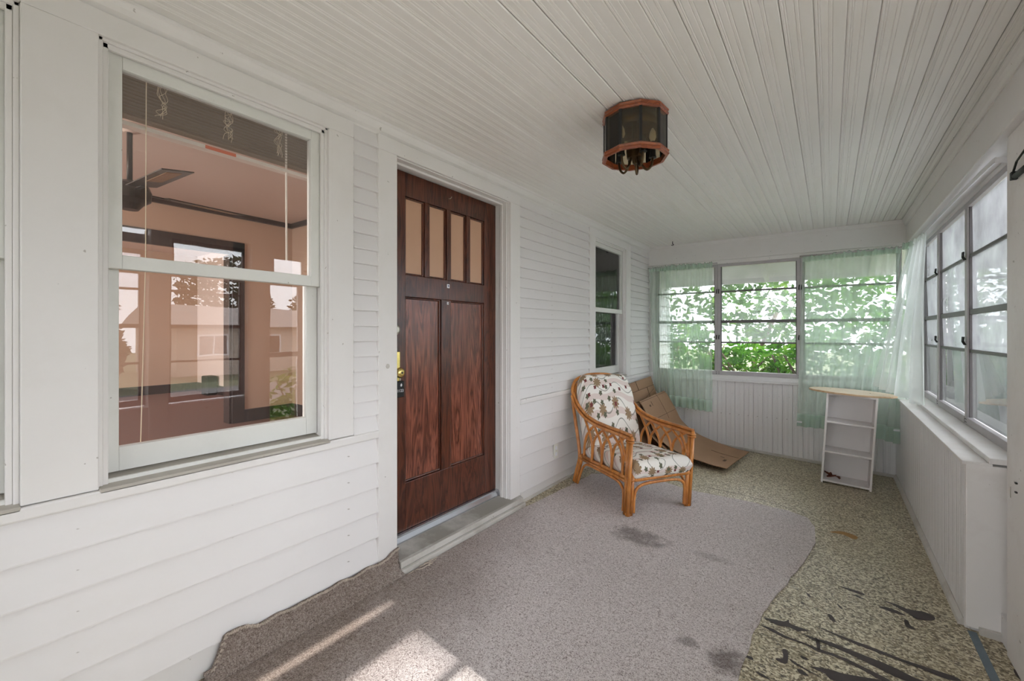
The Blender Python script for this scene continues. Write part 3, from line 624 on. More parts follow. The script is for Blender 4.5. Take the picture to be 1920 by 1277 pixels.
# ------------------------------------------------------------------ eaves outside
trimbox('trim_17', 'white roof eave outside the far windows', [(-.3, 3.1, YF + .12, YF + .16, 2.05, 2.4)])
m = MB().add([(-.3, YF + .16, 2.16), (3.1, YF + .16, 2.16), (3.1, YF + .80, 1.93), (-.3, YF + .80, 1.93), (-.3, YF + .16, 2.22), (3.1, YF + .16, 2.22), (3.1, YF + .80, 1.99), (-.3, YF + .80, 1.99)],
             [(0, 1, 2, 3), (4, 7, 6, 5), (0, 4, 5, 1), (1, 5, 6, 2), (2, 6, 7, 3), (3, 7, 4, 0)])
ev = struct(m.build('roof_1', M['trim']), 'white sloping soffit outside the far windows')
bx('fascia', M['trim'], ev, -.3, 3.1, YF + .80, YF + .83, 1.87, 2.02)
for x in (.15, 1.20, 2.2):
    MB().extrude([(YF + .16, 2.17), (YF + .80, 1.94), (YF + .80, 1.88), (YF + .16, 2.05)], lambda p, t: (t, p[0], p[1]), x, x + .05).build('rafter_tail', M['trim'], ev)
struct(MB().box(-.3, 2.78, YN - .4, YF + .2, 2.42, 2.50).build('roof_2', M['roofing']), 'porch roof deck')

# ------------------------------------------------------------------ rooms seen through the windows
FL = .13
wallbox('floor_interior', M['intcarpet'], [(-8.2, -.12, -2.4, 6.39, FL - .05, FL)], 'brown carpet inside the house')
wallbox('ceiling_interior', M['peachceil'], [(-8.2, -.12, -2.4, 6.39, 2.72, 2.78)], 'peach ceiling inside the house')
wallbox('wall_interior_1', M['peach'], [(-4.25, -4.11, 2.536, 3.15, FL, 2.72), (-4.25, -4.11, -2.4, 2.536, 2.35, 2.72)], 'peach wall with a wide cased opening')
wallbox('wall_interior_2', M['peach'], [(-4.25, -.12, 3.15, 3.25, FL, 2.72)], 'peach side wall of the living room')
wallbox('wall_interior_3', M['peach'], [(-8.2, -8.1, -2.4, 3.5, FL, 2.72)], 'peach end wall of the dining room')
wallbox('wall_interior_4', M['peachlit'], [(-8.1, -4.25, 3.4, 3.5, FL, 2.72)], 'peach side wall of the dining room, coloured paler where lit')
wallbox('wall_interior_5', M['peach'], [(-8.2, -.12, -2.5, -2.4, FL, .9), (-8.2, -.12, -2.5, -2.4, 2.3, 2.72), (-8.2, -7.3, -2.5, -2.4, .9, 2.3), (-5.1, -3.1, -2.5, -2.4, .9, 2.3), (-.9, -.12, -2.5, -2.4, .9, 2.3)], 'peach wall opposite the side wall')
wallbox('wall_interior_6', M['darkwood'], [(-3.0, -2.9, 3.25, 6.39, FL, 2.72), (-3.0, 0, 6.3, 6.39, ZB, 2.95)], 'walls of the room behind the narrow window, coloured dark for lack of light')  # dark wood colour stands in for shade in the unlit room
trimbox('trim_18', 'dark wooden casing of the interior opening', [(-4.13, -4.08, 2.396, 2.536, FL, 2.36), (-4.13, -4.08, -2.4, 2.536, 2.2, 2.36), (-4.27, -4.11, 2.37, 2.40, FL, 2.2)], 'darkwood')
trimbox('trim_19', 'dark wooden picture rail and skirting of the living room', [(-4.11, -4.07, -2.4, 3.15, 2.66, 2.72), (-4.11, -.12, 3.11, 3.15, 2.66, 2.72), (-4.11, -4.09, 2.536, 3.15, FL, .285), (-4.11, -.12, 3.13, 3.15, FL, .285)], 'darkwood')
trimbox('baseboard_interior', 'dark skirting board of the dining room', [(-8.1, -8.08, -2.4, 3.4, FL, .29), (-8.1, -4.25, 3.38, 3.4, FL, .29)], 'darkwood')
tag(MB().box(-7.35, -7.1, 3.20, 3.37, FL, .47).build('black_box', M['black'], bevel=.02), 'small black box on the carpet by the dining room wall', 'box')
al_d = bpy.data.lights.new('living_room_fill_light', 'AREA'); al_d.shape = 'RECTANGLE'; al_d.size = 2.2; al_d.size_y = 1.4; al_d.energy = 85; al_d.color = (1, .95, .9)  # added area light, fill for the living room
al = bpy.data.objects.new('living_room_fill_light', al_d); COL.objects.link(al); al.location = (-2.0, -2.47, 1.6); al.rotation_euler = (R(90), 0, 0)
al2_d = bpy.data.lights.new('dining_room_fill_light', 'AREA'); al2_d.shape = 'RECTANGLE'; al2_d.size = 2.2; al2_d.size_y = 1.4; al2_d.energy = 85; al2_d.color = (1, .95, .9)  # added area light, fill for the dining room
al2 = bpy.data.objects.new('dining_room_fill_light', al2_d); COL.objects.link(al2); al2.location = (-6.2, -2.47, 1.6); al2.rotation_euler = (R(90), 0, 0)
trimbox('window_14', 'dark frame added round the living room fill light', [(-3.1, -3.04, -2.44, -2.37, .9, 2.3), (-.96, -.9, -2.44, -2.37, .9, 2.3), (-3.04, -.96, -2.44, -2.37, .9, .96), (-3.04, -.96, -2.44, -2.37, 2.24, 2.3)], 'darkwood')  # unseen frame, added around the living room area light
trimbox('window_15', 'dark frame added round the dining room fill light', [(-7.3, -7.24, -2.44, -2.37, .9, 2.3), (-5.16, -5.1, -2.44, -2.37, .9, 2.3), (-7.24, -5.16, -2.44, -2.37, .9, .96), (-7.24, -5.16, -2.44, -2.37, 2.24, 2.3)], 'darkwood')  # unseen frame, added around the dining room area light
# ceiling fan
fan = tag(empty('ceiling_fan', (-2.19, .966, 2.72)), 'dark ceiling fan with cane blades seen through the big window', 'ceiling fan')
MB().lathe([(.0, 0), (.075, 0), (.07, -.03), (.03, -.055), (0, -.055)], n=20).build('canopy', M['peachceil'], fan, smooth=False)
MB().tube([(0, 0, -.04), (0, 0, -.42)], .017, 10).build('down_rod', M['fan'], fan, smooth=True)
MB().lathe([(.0, -.40), (.05, -.40), (.11, -.43), (.125, -.47), (.12, -.53), (.08, -.56), (.05, -.60), (0, -.60)], n=24).build('motor', M['fan'], fan, smooth=False)
for k in range(4):
    Mb = Matrix.Rotation(R(4 + 90 * k), 4, 'Z') @ Matrix.Rotation(R(10), 4, 'X')
    bl = MB().box(.20, .76, -.09, .09, -.012, -.004, Mb.copy()).build('blade', M['fan'], fan, bevel=.004); bl.location = (0, 0, -.46)
    c = MB().box(.40, .70, -.042, .042, -.0145, -.002, Mb.copy()).build('cane_insert', M['cane'], bl)
    for q in range(9):
        MB().box(.415 + q * .033, .422 + q * .033, -.042, .042, -.0155, -.014, Mb.copy()).build('cane_slat', M['slat'], bl)
    br = MB().box(.09, .24, -.018, .018, -.016, -.006, Mb.copy()).build('blade_arm', M['fan'], fan); br.location = (0, 0, -.46)
# blinds
def blind(name, y0, y1, zt, h, x, label):
    b_ = tag(empty(name, (x, (y0 + y1) / 2, zt)), label, 'blind')
    w_ = (y1 - y0) / 2
    MB().box(-.02, .02, -w_, w_, -.032, 0).build('head_rail', M['slat'], b_, bevel=.002)
    sm = MB().extrude([(-.022, 0), (0, .003), (.022, 0), (.022, .0012), (0, .0042), (-.022, .0012)], lambda p, t: (p[0], t, p[1]), -w_, w_).mesh('slat', M['slat'])
    n = int((h - .055) / .0125)
    for i in range(n): link('slat', sm, b_, (random.uniform(-.002, .002), 0, -.038 - i * .0125))
    r_ = MB().box(-.02, .02, -w_, w_, -h, -h + .016).build('bottom_rail', M['slatw'], b_, bevel=.003)
    return b_, w_, r_
b1, w1, r1 = blind('window_blind', A0 - .03, A1 + .06, 2.19, .225, -.150, 'raised grey slatted blind at the top of the big window')
MB().box(.0203, .021, -.06, .05, -.224, -.211).build('warning_tag', M['orange'], r1)['label'] = 'orange warning tag'
for k, y in enumerate((-.20, .02, .22)):
    m = MB(); rnd = random.Random(k)
    for q in range(5):
        pts = [(.023, y + rnd.uniform(-.02, .02), -.03 - j * .022 + rnd.uniform(-.01, .01)) for j in range(7)]
        m.tube(spline(pts, 4), .0009, 4)
    m.build('tangled_cord', M['cord'], b1)
MB().tube([(.025, -.245, -.04), (.026, -.247, -.7), (.028, -.262, -1.36)], .0016, 5).build('pull_cord', M['cord'], b1)
MB().tube([(.012, .26, -.04), (.012, .262, -.62)], .0048, 6).build('tilt_wand', M['slatw'], b1)
b2, w2, r2 = blind('window_blind', B0 - .03, B1 + .03, 2.15, .20, -.150, 'raised grey slatted blind in the narrow window')
MB().tube([(.024, -.02, -.04), (.024, -.02, -.8)], .002, 5).build('pull_cord', M['cord'], b2)
b3, w3, r3 = blind('window_blind', W0 - .03, W1 + .03, 2.15, .20, -.150, 'raised grey slatted blind in the leftmost window')

# ------------------------------------------------------------------ rug
RUG = [(.034, .60), (.034, .80), (.034, 1.10), (.034, 1.40), (.034, 1.50), (.088, 1.525), (.085, 1.80), (.086, 2.16), (.088, 2.60), (.10, 2.70), (.11, 2.85), (.135, 3.235), (.147, 3.58), (.40, 3.76), (.684, 3.82), (.916, 3.77), (1.329, 3.835), (1.608, 3.852), (1.72, 3.80), (1.765, 3.677), (1.775, 3.45), (1.769, 3.293), (1.72, 3.02), (1.675, 2.784), (1.593, 2.386), (1.581, 2.215), (1.57, 2.0), (1.569, 1.867), (1.60, 1.6), (1.62, .6)]
pts = []
for i, p in enumerate(RUG):
    q = RUG[(i + 1) % len(RUG)]; n = max(1, int(math.dist(p, q) / .03))
    for k in range(n):
        t = k / n; x = p[0] + (q[0] - p[0]) * t; y = p[1] + (q[1] - p[1]) * t
        j = noise.noise(Vector((x * 9, y * 9, 0))) * .012 if x > .12 and y > .7 else 0
        pts.append((x + j, y + j * .6))
bm = bmesh.new(); vs = [bm.verts.new((x, y, fz(x) + .010)) for x, y in pts]; f_ = bm.faces.new(vs)
bmesh.ops.triangulate(bm, faces=[f_], ngon_method='EAR_CLIP')
ext = bmesh.ops.extrude_face_region(bm, geom=bm.faces[:])
for v in [g for g in ext['geom'] if isinstance(g, bmesh.types.BMVert)]: v.co.z -= .009
bmesh.ops.recalc_face_normals(bm, faces=bm.faces)
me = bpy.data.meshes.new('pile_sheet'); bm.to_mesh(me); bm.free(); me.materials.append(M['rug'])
rug = tag(empty('carpet_remnant', (0, 0, 0)), 'worn grey beige carpet remnant with stains lying on the porch floor', 'rug')
link('pile_sheet', me, rug)
def flap_top(y):
    if y < .665: return .02
    b_ = .098 + .028 * math.exp(-((y - .735) / .07) ** 2) + .012 * noise.noise(Vector((y * 14, 0, 3))) + (.025 * max(0, (y - 1.44) / .06))
    return b_ * min(1, (y - .655) / .05)
def flap(u, v):
    y = .64 + u * .875; zt = flap_top(y); 
    x = .070 - .034 * min(1, v * 2.2) + .003 * noise.noise(Vector((y * 10, v * 3, 0)))
    if v < .3: x = .040 + .05 * (1 - v / .3) ** 2
    return (x, y, .009 + v * zt - (.003 if v < .1 else 0))
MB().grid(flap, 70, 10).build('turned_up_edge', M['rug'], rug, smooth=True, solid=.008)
fr = MB(); rnd = random.Random(3); y = .66
while y < 1.51:
    zt = flap_top(y) + .010; x = .044
    fr.tube([(x + rnd.uniform(-.004, .006), y, zt - .006), (x + .006, y + .004, zt + rnd.uniform(.0, .005)), (x + rnd.uniform(-.002, .006), y + .009, zt - .004)], .0034, 5); y += .007
for k in range(9):
    y0 = rnd.uniform(1.52, 1.68); x0 = .094 + rnd.uniform(0, .03)
    fr.tube(spline([(x0 + rnd.uniform(-.012, .012), y0 + q * rnd.uniform(.01, .022), .013 + rnd.uniform(0, .005)) for q in range(4)], 4), .0022, 5)
o = fr.build('frayed_edge', M['fray'], rug); o['kind'] = 'stuff'; o['label'] = 'frayed looped edge of the carpet'

# ------------------------------------------------------------------ rattan armchair
CM = Matrix.Translation((.86, 3.194, fz(.86) + .0125)) @ Matrix.Rotation(TILT, 4, 'Y') @ Matrix.Rotation(R(59.6), 4, 'Z')
chair = empty('rattan_armchair'); chair.matrix_world = CM
tag(chair, 'honey coloured rattan armchair with lattice sides standing on the carpet', 'armchair')
RT = M['rattan']; r1_ = .0135
def tubes(name, paths, r=r1_, n=10, sp=True, parent=None):
    m = MB()
    for p in paths: m.tube(spline(p, 7) if sp and len(p) > 2 else p, r, n)
    return m.build(name, RT, parent or chair, smooth=True)
for s in (-1, 1):
    X = s * .283
    # arm: two poles running from the front post up into the back hoop
    arm = [(X, .0, .548), (X, .12, .549), (X, .30, .547), (X, .45, .553), (X, .58, .580), (X * 1.0, .70, .640), (X * .985, .775, .715)]
    tubes('arm_rail', [[(x, y, z + .012) for x, y, z in arm], [(x - s * .014, y + .006, z - .013) for x, y, z in arm], [(x + s * .013, y + .004, z - .012) for x, y, z in arm]], .0120)
    fl = tubes('front_leg', [[(X, .002, 0), (X, .002, .552)], [(X - s * .029, .006, 0), (X - s * .029, .006, .30)], [(X, .032, .0), (X, .032, .540)]], .0140, 12, False)
    MB().lathe([(0, .0), (.020, .0), (.0205, .016), (0, .016)], (X - s * .006, .010, -.001), 14).build('foot_cap', RT, fl)
    MB().tube(spline([(X, -.020, .515), (X + .021, .014, .515), (X, .050, .515), (X - .021, .014, .515)], 5, True), .006, 6, True).build('binding', RT, fl, smooth=True)
    MB().tube(spline([(X, -.020, .532), (X + .021, .014, .532), (X, .050, .532), (X - .021, .014, .532)], 5, True), .006, 6, True).build('binding', RT, fl, smooth=True)
    tubes('back_leg', [[(X, .70, 0), (X, .665, .11), (X, .632, .22), (X, .655, .33), (X, .715, .49), (X * .99, .765, .62), (X * .985, .785, .70)],
                       [(X, .672, .0), (X, .635, .11), (X, .605, .20), (X, .60, .25)]], .0140)
    tubes('side_rail', [[(X, .0, .258), (X, .64, .240)], [(X, .0, .232), (X, .635, .216)], [(X - s * .024, .0, .245), (X - s * .024, .64, .228)]], .0125, 10, False)
    tubes('leg_brace', [[(X, .056, .015), (X, .056, .12), (X, .075, .175), (X, .14, .203), (X, .32, .204), (X, .48, .198), (X, .545, .182), (X, .595, .12), (X, .645, .0)]], .0105)
    # lattice: four overlapping pointed arches
    bases = [.085, .21, .335, .46, .575]
    for i, b_ in enumerate(bases):
        z0 = .255 - .018 * b_ / .64
        arc = lambda y: .535 if y < .42 else .545 + (y - .42) * .22
        if i < 5:
            tp = b_ - .14
            if tp < .03: tp = .035
            tubes('lattice_cane', [[(X + .004, b_, z0), (X + .004, b_ - .006, z0 + .12), (X + .004, b_ - .038, z0 + .20), (X + .004, tp, arc(tp) - (.05 if i == 0 else .005))]], .0100, 8)
        tp = b_ + .13
        if tp < .70:
            tubes('lattice_cane', [[(X - .006, b_ - .012, z0), (X - .006, b_ - .006, z0 + .12), (X - .006, b_ + .028, z0 + .20), (X - .006, tp, arc(tp) - .005)]], .0100, 8)
    tubes('lattice_cane', [[(X - .006, .03, .36), (X - .006, .06, .43), (X - .006, .12, .53)]], .0100, 8)
tubes('back_hoop', [[(-.279, .770, .690), (-.272, .803, .765), (-.225, .822, .832), (-.12, .832, .868), (0, .834, .876), (.12, .832, .868), (.225, .822, .832), (.272, .803, .765), (.279, .770, .690)],
                    [(-.254, .770, .66), (-.248, .800, .75), (-.205, .815, .807), (-.11, .823, .841), (0, .825, .848), (.11, .823, .841), (.205, .815, .807), (.248, .800, .75), (.254, .770, .66)]], .0135)
tubes('front_rail', [[(-.283, .004, .245), (.283, .004, .245)], [(-.283, .03, .245), (.283, .03, .245)]], .0130, 10, False)
tubes('front_brace', [[(-.232, .004, .015), (-.232, .004, .12), (-.215, .004, .178), (-.15, .004, .208), (0, .004, .214), (.15, .004, .208), (.215, .004, .178), (.232, .004, .12), (.232, .004, .015)]], .0105)
tubes('back_rail', [[(-.283, .63, .235), (.283, .63, .235)]], .0130, 10, False)
for k in range(7):
    x = -.21 + k * .07; tubes('back_slat', [[(x, .635, .24), (x, .70, .50), (x, .79 - abs(x) * .05, .80)]], .008, 8)
for k in range(5): tubes('seat_slat', [[(-.28, .10 + k * .12, .245), (.28, .10 + k * .12, .245)]], .007, 6, False)
def cushion(name, mat, w, l, t, label, Mloc, round_top=False, wob=.006, seed=0, crown_=.035):
    """pillow in local x (width), y (length), z (thickness)"""
    nu, nv = 26, 26; m = MB(); V = {}
    def half(u, v):
        if round_top:
            pass
        q = 14 if not round_top else 8; e = (1 - abs(2 * u - 1) ** q) * (1 - abs(2 * v - 1) ** q)
        return max(0, e) ** .33
    def P(u, v, s):
        x = (u - .5) * w; y = v * l
        if round_top and v > .55:
            k = (v - .55) / .45; x *= math.sqrt(max(0.0, 1 - (k * .78) ** 3.0)); 
        h = half(u, v); n = noise.noise(Vector((x * 9 + seed, y * 9, s * 2))) * wob + noise.noise(Vector((x * 28 + seed, y * 28, s))) * wob * .4
        return (x, y, s * t * .5 * h + (n * h) + (crown_ * h * (1 - (2 * u - 1) ** 2) * (1 - (2 * v - 1) ** 2) if s > 0 else 0))
    m.grid(lambda u, v: P(u, v, 1), nu, nv)
    m.grid(lambda u, v: P(u, v, -1), nu, nv)
    me = m.mesh(name, None, True)
    bm = bmesh.new(); bm.from_mesh(me); bmesh.ops.remove_doubles(bm, verts=bm.verts, dist=.0004); bmesh.ops.recalc_face_normals(bm, faces=bm.faces); bm.to_mesh(me); bm.free(); me.shade_smooth()
    o = link(name, me)
    ss = o.modifiers.new('sub', 'SUBSURF'); ss.levels = 1; ss.render_levels = 1
    o.matrix_world = CM @ Mloc; me.materials.append(mat)
    return tag(o, label, 'cushion')
cushion('seat_cushion', M['seatcloth'], .555, .63, .125, 'floral seat cushion lying flat on the rattan armchair', Matrix.Translation((.004, -.035, .312)) @ Matrix.Rotation(R(-3.5), 4, 'X'), crown_=.02)
cushion('back_cushion', M['backcloth'], .56, .625, .13, 'floral back cushion with rounded top leaning in the rattan armchair', Matrix.Translation((0, .565, .300)) @ Matrix.Rotation(R(70), 4, 'X'), True, seed=5)

# ------------------------------------------------------------------ flattened cardboard
def sheet(name, fn, nu, nv, label, th=.007):
    o = MB().grid(fn, nu, nv).build(name, M['card'], None, solid=th); return tag(o, label, 'cardboard', 'flattened boxes behind the armchair')
c1 = sheet('flattened_cardboard_box', lambda u, v: (.36 - .30 * v - .02 * math.sin(v * 3), 4.45 + .97 * u, fz(.3) + .004 + .72 * v - .035 * (1 - u) * v), 8, 8, 'dark brown flattened cardboard box leaning on the house wall behind the armchair')
def seam(parent, fn, pts, mat='cardd', r=.0022):
    MB().tube([fn(*p) for p in pts], r, 5).build('crease', M[mat], parent)
f1 = lambda u, v: (.366 - .30 * v - .02 * math.sin(v * 3), 4.45 + .97 * u, fz(.3) + .006 + .72 * v - .035 * (1 - u) * v)
for q in ([(0, .86), (1, .86)], [(0, .70), (.5, .71), (1, .70)], [(.45, 1), (.46, .86)], [(.75, .86), (.74, .70)], [(.55, .70), (.95, .80)], [(.3, .70), (.32, .5)], [(.62, .70), (.6, .5)]): seam(c1, f1, q)
prof = spline([(.235, 0, .545), (.277, 0, .500), (.363, 0, .355), (.441, 0, .215), (.588, 0, .100), (.758, 0, .035), (.975, 0, -.018), (1.135, 0, -.040)], 5)
def f2(u, v):
    k = v * (len(prof) - 1); i = min(int(k), len(prof) - 2); p = prof[i].lerp(prof[i + 1], k - i)
    return (p.x + .02 - .075 * (1 - u) * v, 4.47 + .83 * u, p.z + .012 + .022 * (1 - u) * (v > .5) * (v - .5) * 2 - .02 * (1 - u) * (1 - v))
c2 = sheet('flattened_cardboard_box', f2, 6, 35, 'long tan cardboard sheet sloping from the wall down onto the floor')
f2b = lambda u, v: tuple(a + b_ for a, b_ in zip(f2(u, v), (.002, 0, .0048)))
for q in ([(.62, k / 20) for k in range(0, 8)], [(0, .30), (.3, .3), (.6, .30), (1, .30)], [(.55, .78 + k * .05) for k in range(5)], [(0, .08), (1, .07)]): seam(c2, f2b, q)
for (u, v, du, dv) in ((.25, .90, .09, .02), (.40, .86, .02, .03), (.30, .14, .02, .05), (.2, .17, .05, .02)):
    p = [f2b(u, v), f2b(u + du, v), f2b(u + du, v + dv), f2b(u, v + dv)]
    MB().add(p, [(0, 1, 2, 3)]).build('printed_mark', M['cardd'], c2)
def f3(u, v): 
    x, y, z = f2(u, v * .55 + .02); return (x - .03, y - .02 + .0 * u, z - .022)
c3 = sheet('flattened_cardboard_box', f3, 6, 16, 'lower cardboard sheet half hidden under the sloping one')

# ------------------------------------------------------------------ small bookcase with an oval board on top
BM = Matrix.Translation((1.962, 4.825, fz(1.962))) @ Matrix.Rotation(TILT + R(.4), 4, 'Y')
bc = empty('bookcase'); bc.matrix_world = BM
tag(bc, 'small white three shelf bookcase standing by the far wall', 'bookcase')
ML = M['melamine']; hw, dp, ht = .178, .235, .803
bx('side_panel', ML, bc, -hw, -hw + .016, 0, dp, 0, ht, .001); bx('side_panel', ML, bc, hw - .016, hw, 0, dp, 0, ht, .001)
bx('back_panel', ML, bc, -hw + .016, hw - .016, dp - .006, dp, 0, ht, 0)
for nm, z in (('bottom_shelf', .012), ('shelf', .272), ('shelf', .538), ('top_panel', .786)): bx(nm, ML, bc, -hw + .016, hw - .016, .004, dp - .006, z, z + .016, .001)
ov = MB(); n = 48; a_, b__ = .315, .165
ov.extrude([(a_ * math.cos(2 * math.pi * k / n), b__ * math.sin(2 * math.pi * k / n)) for k in range(n)], lambda p, t: (p[0], p[1], t), 0, .016)
oo = ov.build('oval_board', M['oak'], bevel=.003); oo.matrix_world = BM @ Matrix.Translation((.0, .12, ht + .004)) @ Matrix.Rotation(R(1.8), 4, 'X') @ Matrix.Rotation(R(6), 4, 'Z')
tag(oo, 'oval pale wooden board lying on top of the white bookcase', 'board')
for (x, y) in ((-.15, .05), (.13, .0)): MB().lathe([(0, 0), (.005, 0), (.005, .0008), (0, .0008)], (x, y, .016), 8).build('screw_hole', M['cardd'], oo)
def dryleaf(x, y, s, rot, label):
    rnd = random.Random(int(s * 1000)); m = MB()
    for k in range(3):
        M3 = Matrix.Rotation(rot + k * 1.1, 3, 'Z')
        def lf(u, v):
            w_ = math.sin(math.pi * min(1, u * 1.02)) * .5 * s; q = Vector(((u - .3) * s * 1.6, (v - .5) * w_ * 1.5, abs(v - .5) * .5 * s + .35 * s * u * u + k * .008)); return M3 @ q
        m.grid(lf, 6, 4)
    o = m.build('dry_leaf', M['leafdry'], solid=.0015); o.matrix_world = BM @ Matrix.Translation((x, y, .0345)); return tag(o, label, 'leaf', 'dead leaves in the bookcase')
dryleaf(-.115, .09, .045, .3, 'larger crumpled brown dead leaf on the bottom shelf of the bookcase')
dryleaf(-.045, .085, .024, 1.9, 'smaller brown dead leaf on the bottom shelf of the bookcase')

# ------------------------------------------------------------------ ceiling lamp
LP = (1.088, 2.073, H)
lamp = tag(empty('ceiling_lamp', LP), 'cherry wood lantern ceiling lamp with smoked glass panels', 'ceiling lamp')
NS = 10; r0 = .150; ph = .22
def ring(z0, z1, ri, ro, name, lip=.0):
    m = MB(); pr = [(ri, z0), (ro - .006, z0), (ro, z0 + .006), (ro - .003, (z0 + z1) / 2), (ro, z1 - .006), (ro - .008, z1), (ri, z1)]
    vs = []; 
    for (r_, z) in pr:
        for k in range(NS): a = ph + 2 * math.pi * k / NS; vs.append((r_ * math.cos(a), r_ * math.sin(a), z))
    n_ = len(pr); fs = []
    for i in range(n_):
        for k in range(NS): fs.append((i * NS + k, i * NS + (k + 1) % NS, ((i + 1) % n_) * NS + (k + 1) % NS, ((i + 1) % n_) * NS + k))
    return m.add(vs, fs).build(name, M['lampwood'], lamp)
ring(-.034, -.004, .138, .156, 'top_ring'); ring(-.222, -.194, .140, .158, 'bottom_ring')
for k in range(NS):
    a0 = ph + 2 * math.pi * k / NS; a1 = ph + 2 * math.pi * (k + 1) / NS; g = .02
    p = [(r0 * math.cos(a0) * .985, r0 * math.sin(a0) * .985), (r0 * math.cos(a1) * .985, r0 * math.sin(a1) * .985)]
    d = Vector((p[1][0] - p[0][0], p[1][1] - p[0][1])); q0 = Vector(p[0]) + d * .04; q1 = Vector(p[0]) + d * .96; nn = Vector((d.y, -d.x)).normalized() * .003
    m = MB(); m.extrude([tuple(q0), tuple(q1), tuple(q1 - nn), tuple(q0 - nn)], lambda p_, t: (p_[0], p_[1], t), -.196, -.032); m.build('glass_panel', M['lampglass'], lamp)
    m = MB().box(-.006, .006, -.006, .006, -.196, -.032, Matrix.Translation((p[0][0] * .97, p[0][1] * .97, 0)) @ Matrix.Rotation(a0, 4, 'Z')); m.build('post', M['black'], lamp)
MB().lathe([(0, 0), (.10, 0), (.10, -.020), (.09, -.024), (0, -.024)], n=NS * 2).build('ceiling_plate', M['bronze'], lamp)
MB().lathe([(.104, -.024), (.112, -.085), (.110, -.085), (.102, -.024)], n=24).build('inner_drum', M['bronze'], lamp, smooth=True)
MB().lathe([(0, -.02), (.012, -.02), (.012, -.13), (.036, -.135), (.040, -.18), (.036, -.215), (.012, -.222), (.010, -.240), (0, -.245)], n=16).build('hub', M['bronze'], lamp, smooth=False)
for k in range(5):
    a = .5 + 2 * math.pi * k / 5; ca, sa = math.cos(a), math.sin(a)
    ar = MB().tube(spline([(.02 * ca, .02 * sa, -.205), (.036 * ca, .036 * sa, -.252), (.058 * ca, .058 * sa, -.272), (.078 * ca, .078 * sa, -.252), (.084 * ca, .084 * sa, -.215)], 6), .0055, 8).build('arm', M['bronze'], lamp, smooth=True)
    MB().lathe([(0, -.217), (.018, -.217), (.015, -.205), (.013, -.14), (0, -.14)], (.084 * ca, .084 * sa, 0), 12).build('candle_sleeve', M['black'], ar)
    if k in (0, 2, 3): MB().lathe([(0, -.14), (.008, -.14), (.017, -.118), (.014, -.095), (.004, -.075), (0, -.073)], (.084 * ca, .084 * sa, 0), 12).build('bulb', M['plate'], ar, smooth=True)

# ------------------------------------------------------------------ curtains
def curtain(name, top, bot, ztop, zbot, folds, amp, mat, label, seed=0, ruffle=.02, nu=110, nv=44, hem=True, normal=(0, -1), gather=None, bow=0.0):
    """top / bot: polylines (x,y) of the heading and of the hem; zbot may be a function of u"""
    def poly(P, u):
        k = u * (len(P) - 1); i = min(int(k), len(P) - 2); t = k - i
        return Vector(P[i]) * (1 - t) + Vector(P[i + 1]) * t
    nx, ny = normal
    def fn(u, v):
        g = u + (gather(u) if gather else 0)
        a = poly(top, g); b_ = poly(bot, u); s = v ** 1.15
        p = a.lerp(b_, s); zt = ztop(u) if callable(ztop) else ztop; zb = zbot(u) if callable(zbot) else zbot
        z = zt + (zb - zt) * v
        A = amp * (.35 + .65 * min(1, v * 1.6)); w_ = math.sin(u * folds * 2 * math.pi + seed + .9 * math.sin(u * 9 + seed) + .35 * math.sin(v * 4 + u * 7)) * A
        w_ += noise.noise(Vector((u * folds * 1.7, v * 2.0, seed))) * A * .35 + bow * math.sin(math.pi * v)
        if v < .045: w_ += math.sin(u * folds * 14 + seed) * .006; z += ruffle * noise.noise(Vector((u * folds * 5, seed, 0))) * (1 - v / .045)
        return (p.x + nx * w_, p.y + ny * w_, z)
    me = MB().grid(fn, nu, nv).mesh(name, M[mat], True); 
    cu = tag(empty(name, (0, 0, 0)), label, 'curtain', 'sheer curtains')
    link('cloth', me, cu)
    if hem:
        link('hem', MB().grid(lambda u, v: tuple(Vector(fn(u, .925 + .075 * v)) + Vector((nx * .002, ny * .002, 0))), nu, 4).mesh('hem', M['hem'] if mat == 'sheer' else M[mat], True), cu)
    # rod pocket
    link('heading', MB().grid(lambda u, v: tuple(Vector(fn(u, .004 + .03 * v)) + Vector((nx * .004, ny * .004, 0))), nu, 3).mesh('heading', M['hem'] if mat == 'sheer' else M[mat], True), cu)
    return cu, fn
yc = YF - .055
curtain('sheer_curtain', [(.04, yc), (.30, yc)], [(.10, yc + .01), (.36, yc)], 2.048, lambda u: .42 + .12 * (1 - u), 5, .012, 'sheer', 'thin pale green sheer curtain in the left far corner', 2.0, hem=False)
curtain('sheer_curtain', [(.24, yc - .01), (.77, yc - .01)], [(.315, yc - .07), (.775, yc - .05)], 2.05, lambda u: .385 - .035 * u, 7, .024, 'sheer', 'pale green sheer curtain hanging left of the bare middle window', 0.3)
curtain('sheer_curtain', [(1.625, yc), (1.95, yc), (2.39, yc)], [(1.575, yc - .015), (1.95, yc - .02), (2.20, yc - .01)], lambda u: 2.03 + .012 * (u > .3), .285, 8, .020, 'sheer', 'pale green sheer curtain behind the white bookcase', 4.1, gather=lambda u: .10 * math.sin(u * math.pi))
cR = curtain('sheer_curtain', [(2.40, 5.36), (2.46, 5.20)], [(2.19, 5.20), (2.40, 5.17)], 2.06, lambda u: .285 - .035 * u, 3, .022, 'sheer', 'narrow green sheer curtain hanging to the right of the bookcase', 1.2, normal=(-.7, -.7), ruffle=.01)
def zc(u): return .775 - .10 * u
cW = curtain('sheer_curtain', [(2.43, 5.38), (2.462, 5.02), (2.475, 4.80)], [(2.165, 5.02), (2.30, 4.93), (2.43, 4.62)], lambda u: 2.05 + .008 * u, zc, 4.5, .030, 'sheerw', 'white sheer curtain sweeping from the right corner onto the ledge', 3.3, normal=(-.85, -.5), bow=.02, hem=False)
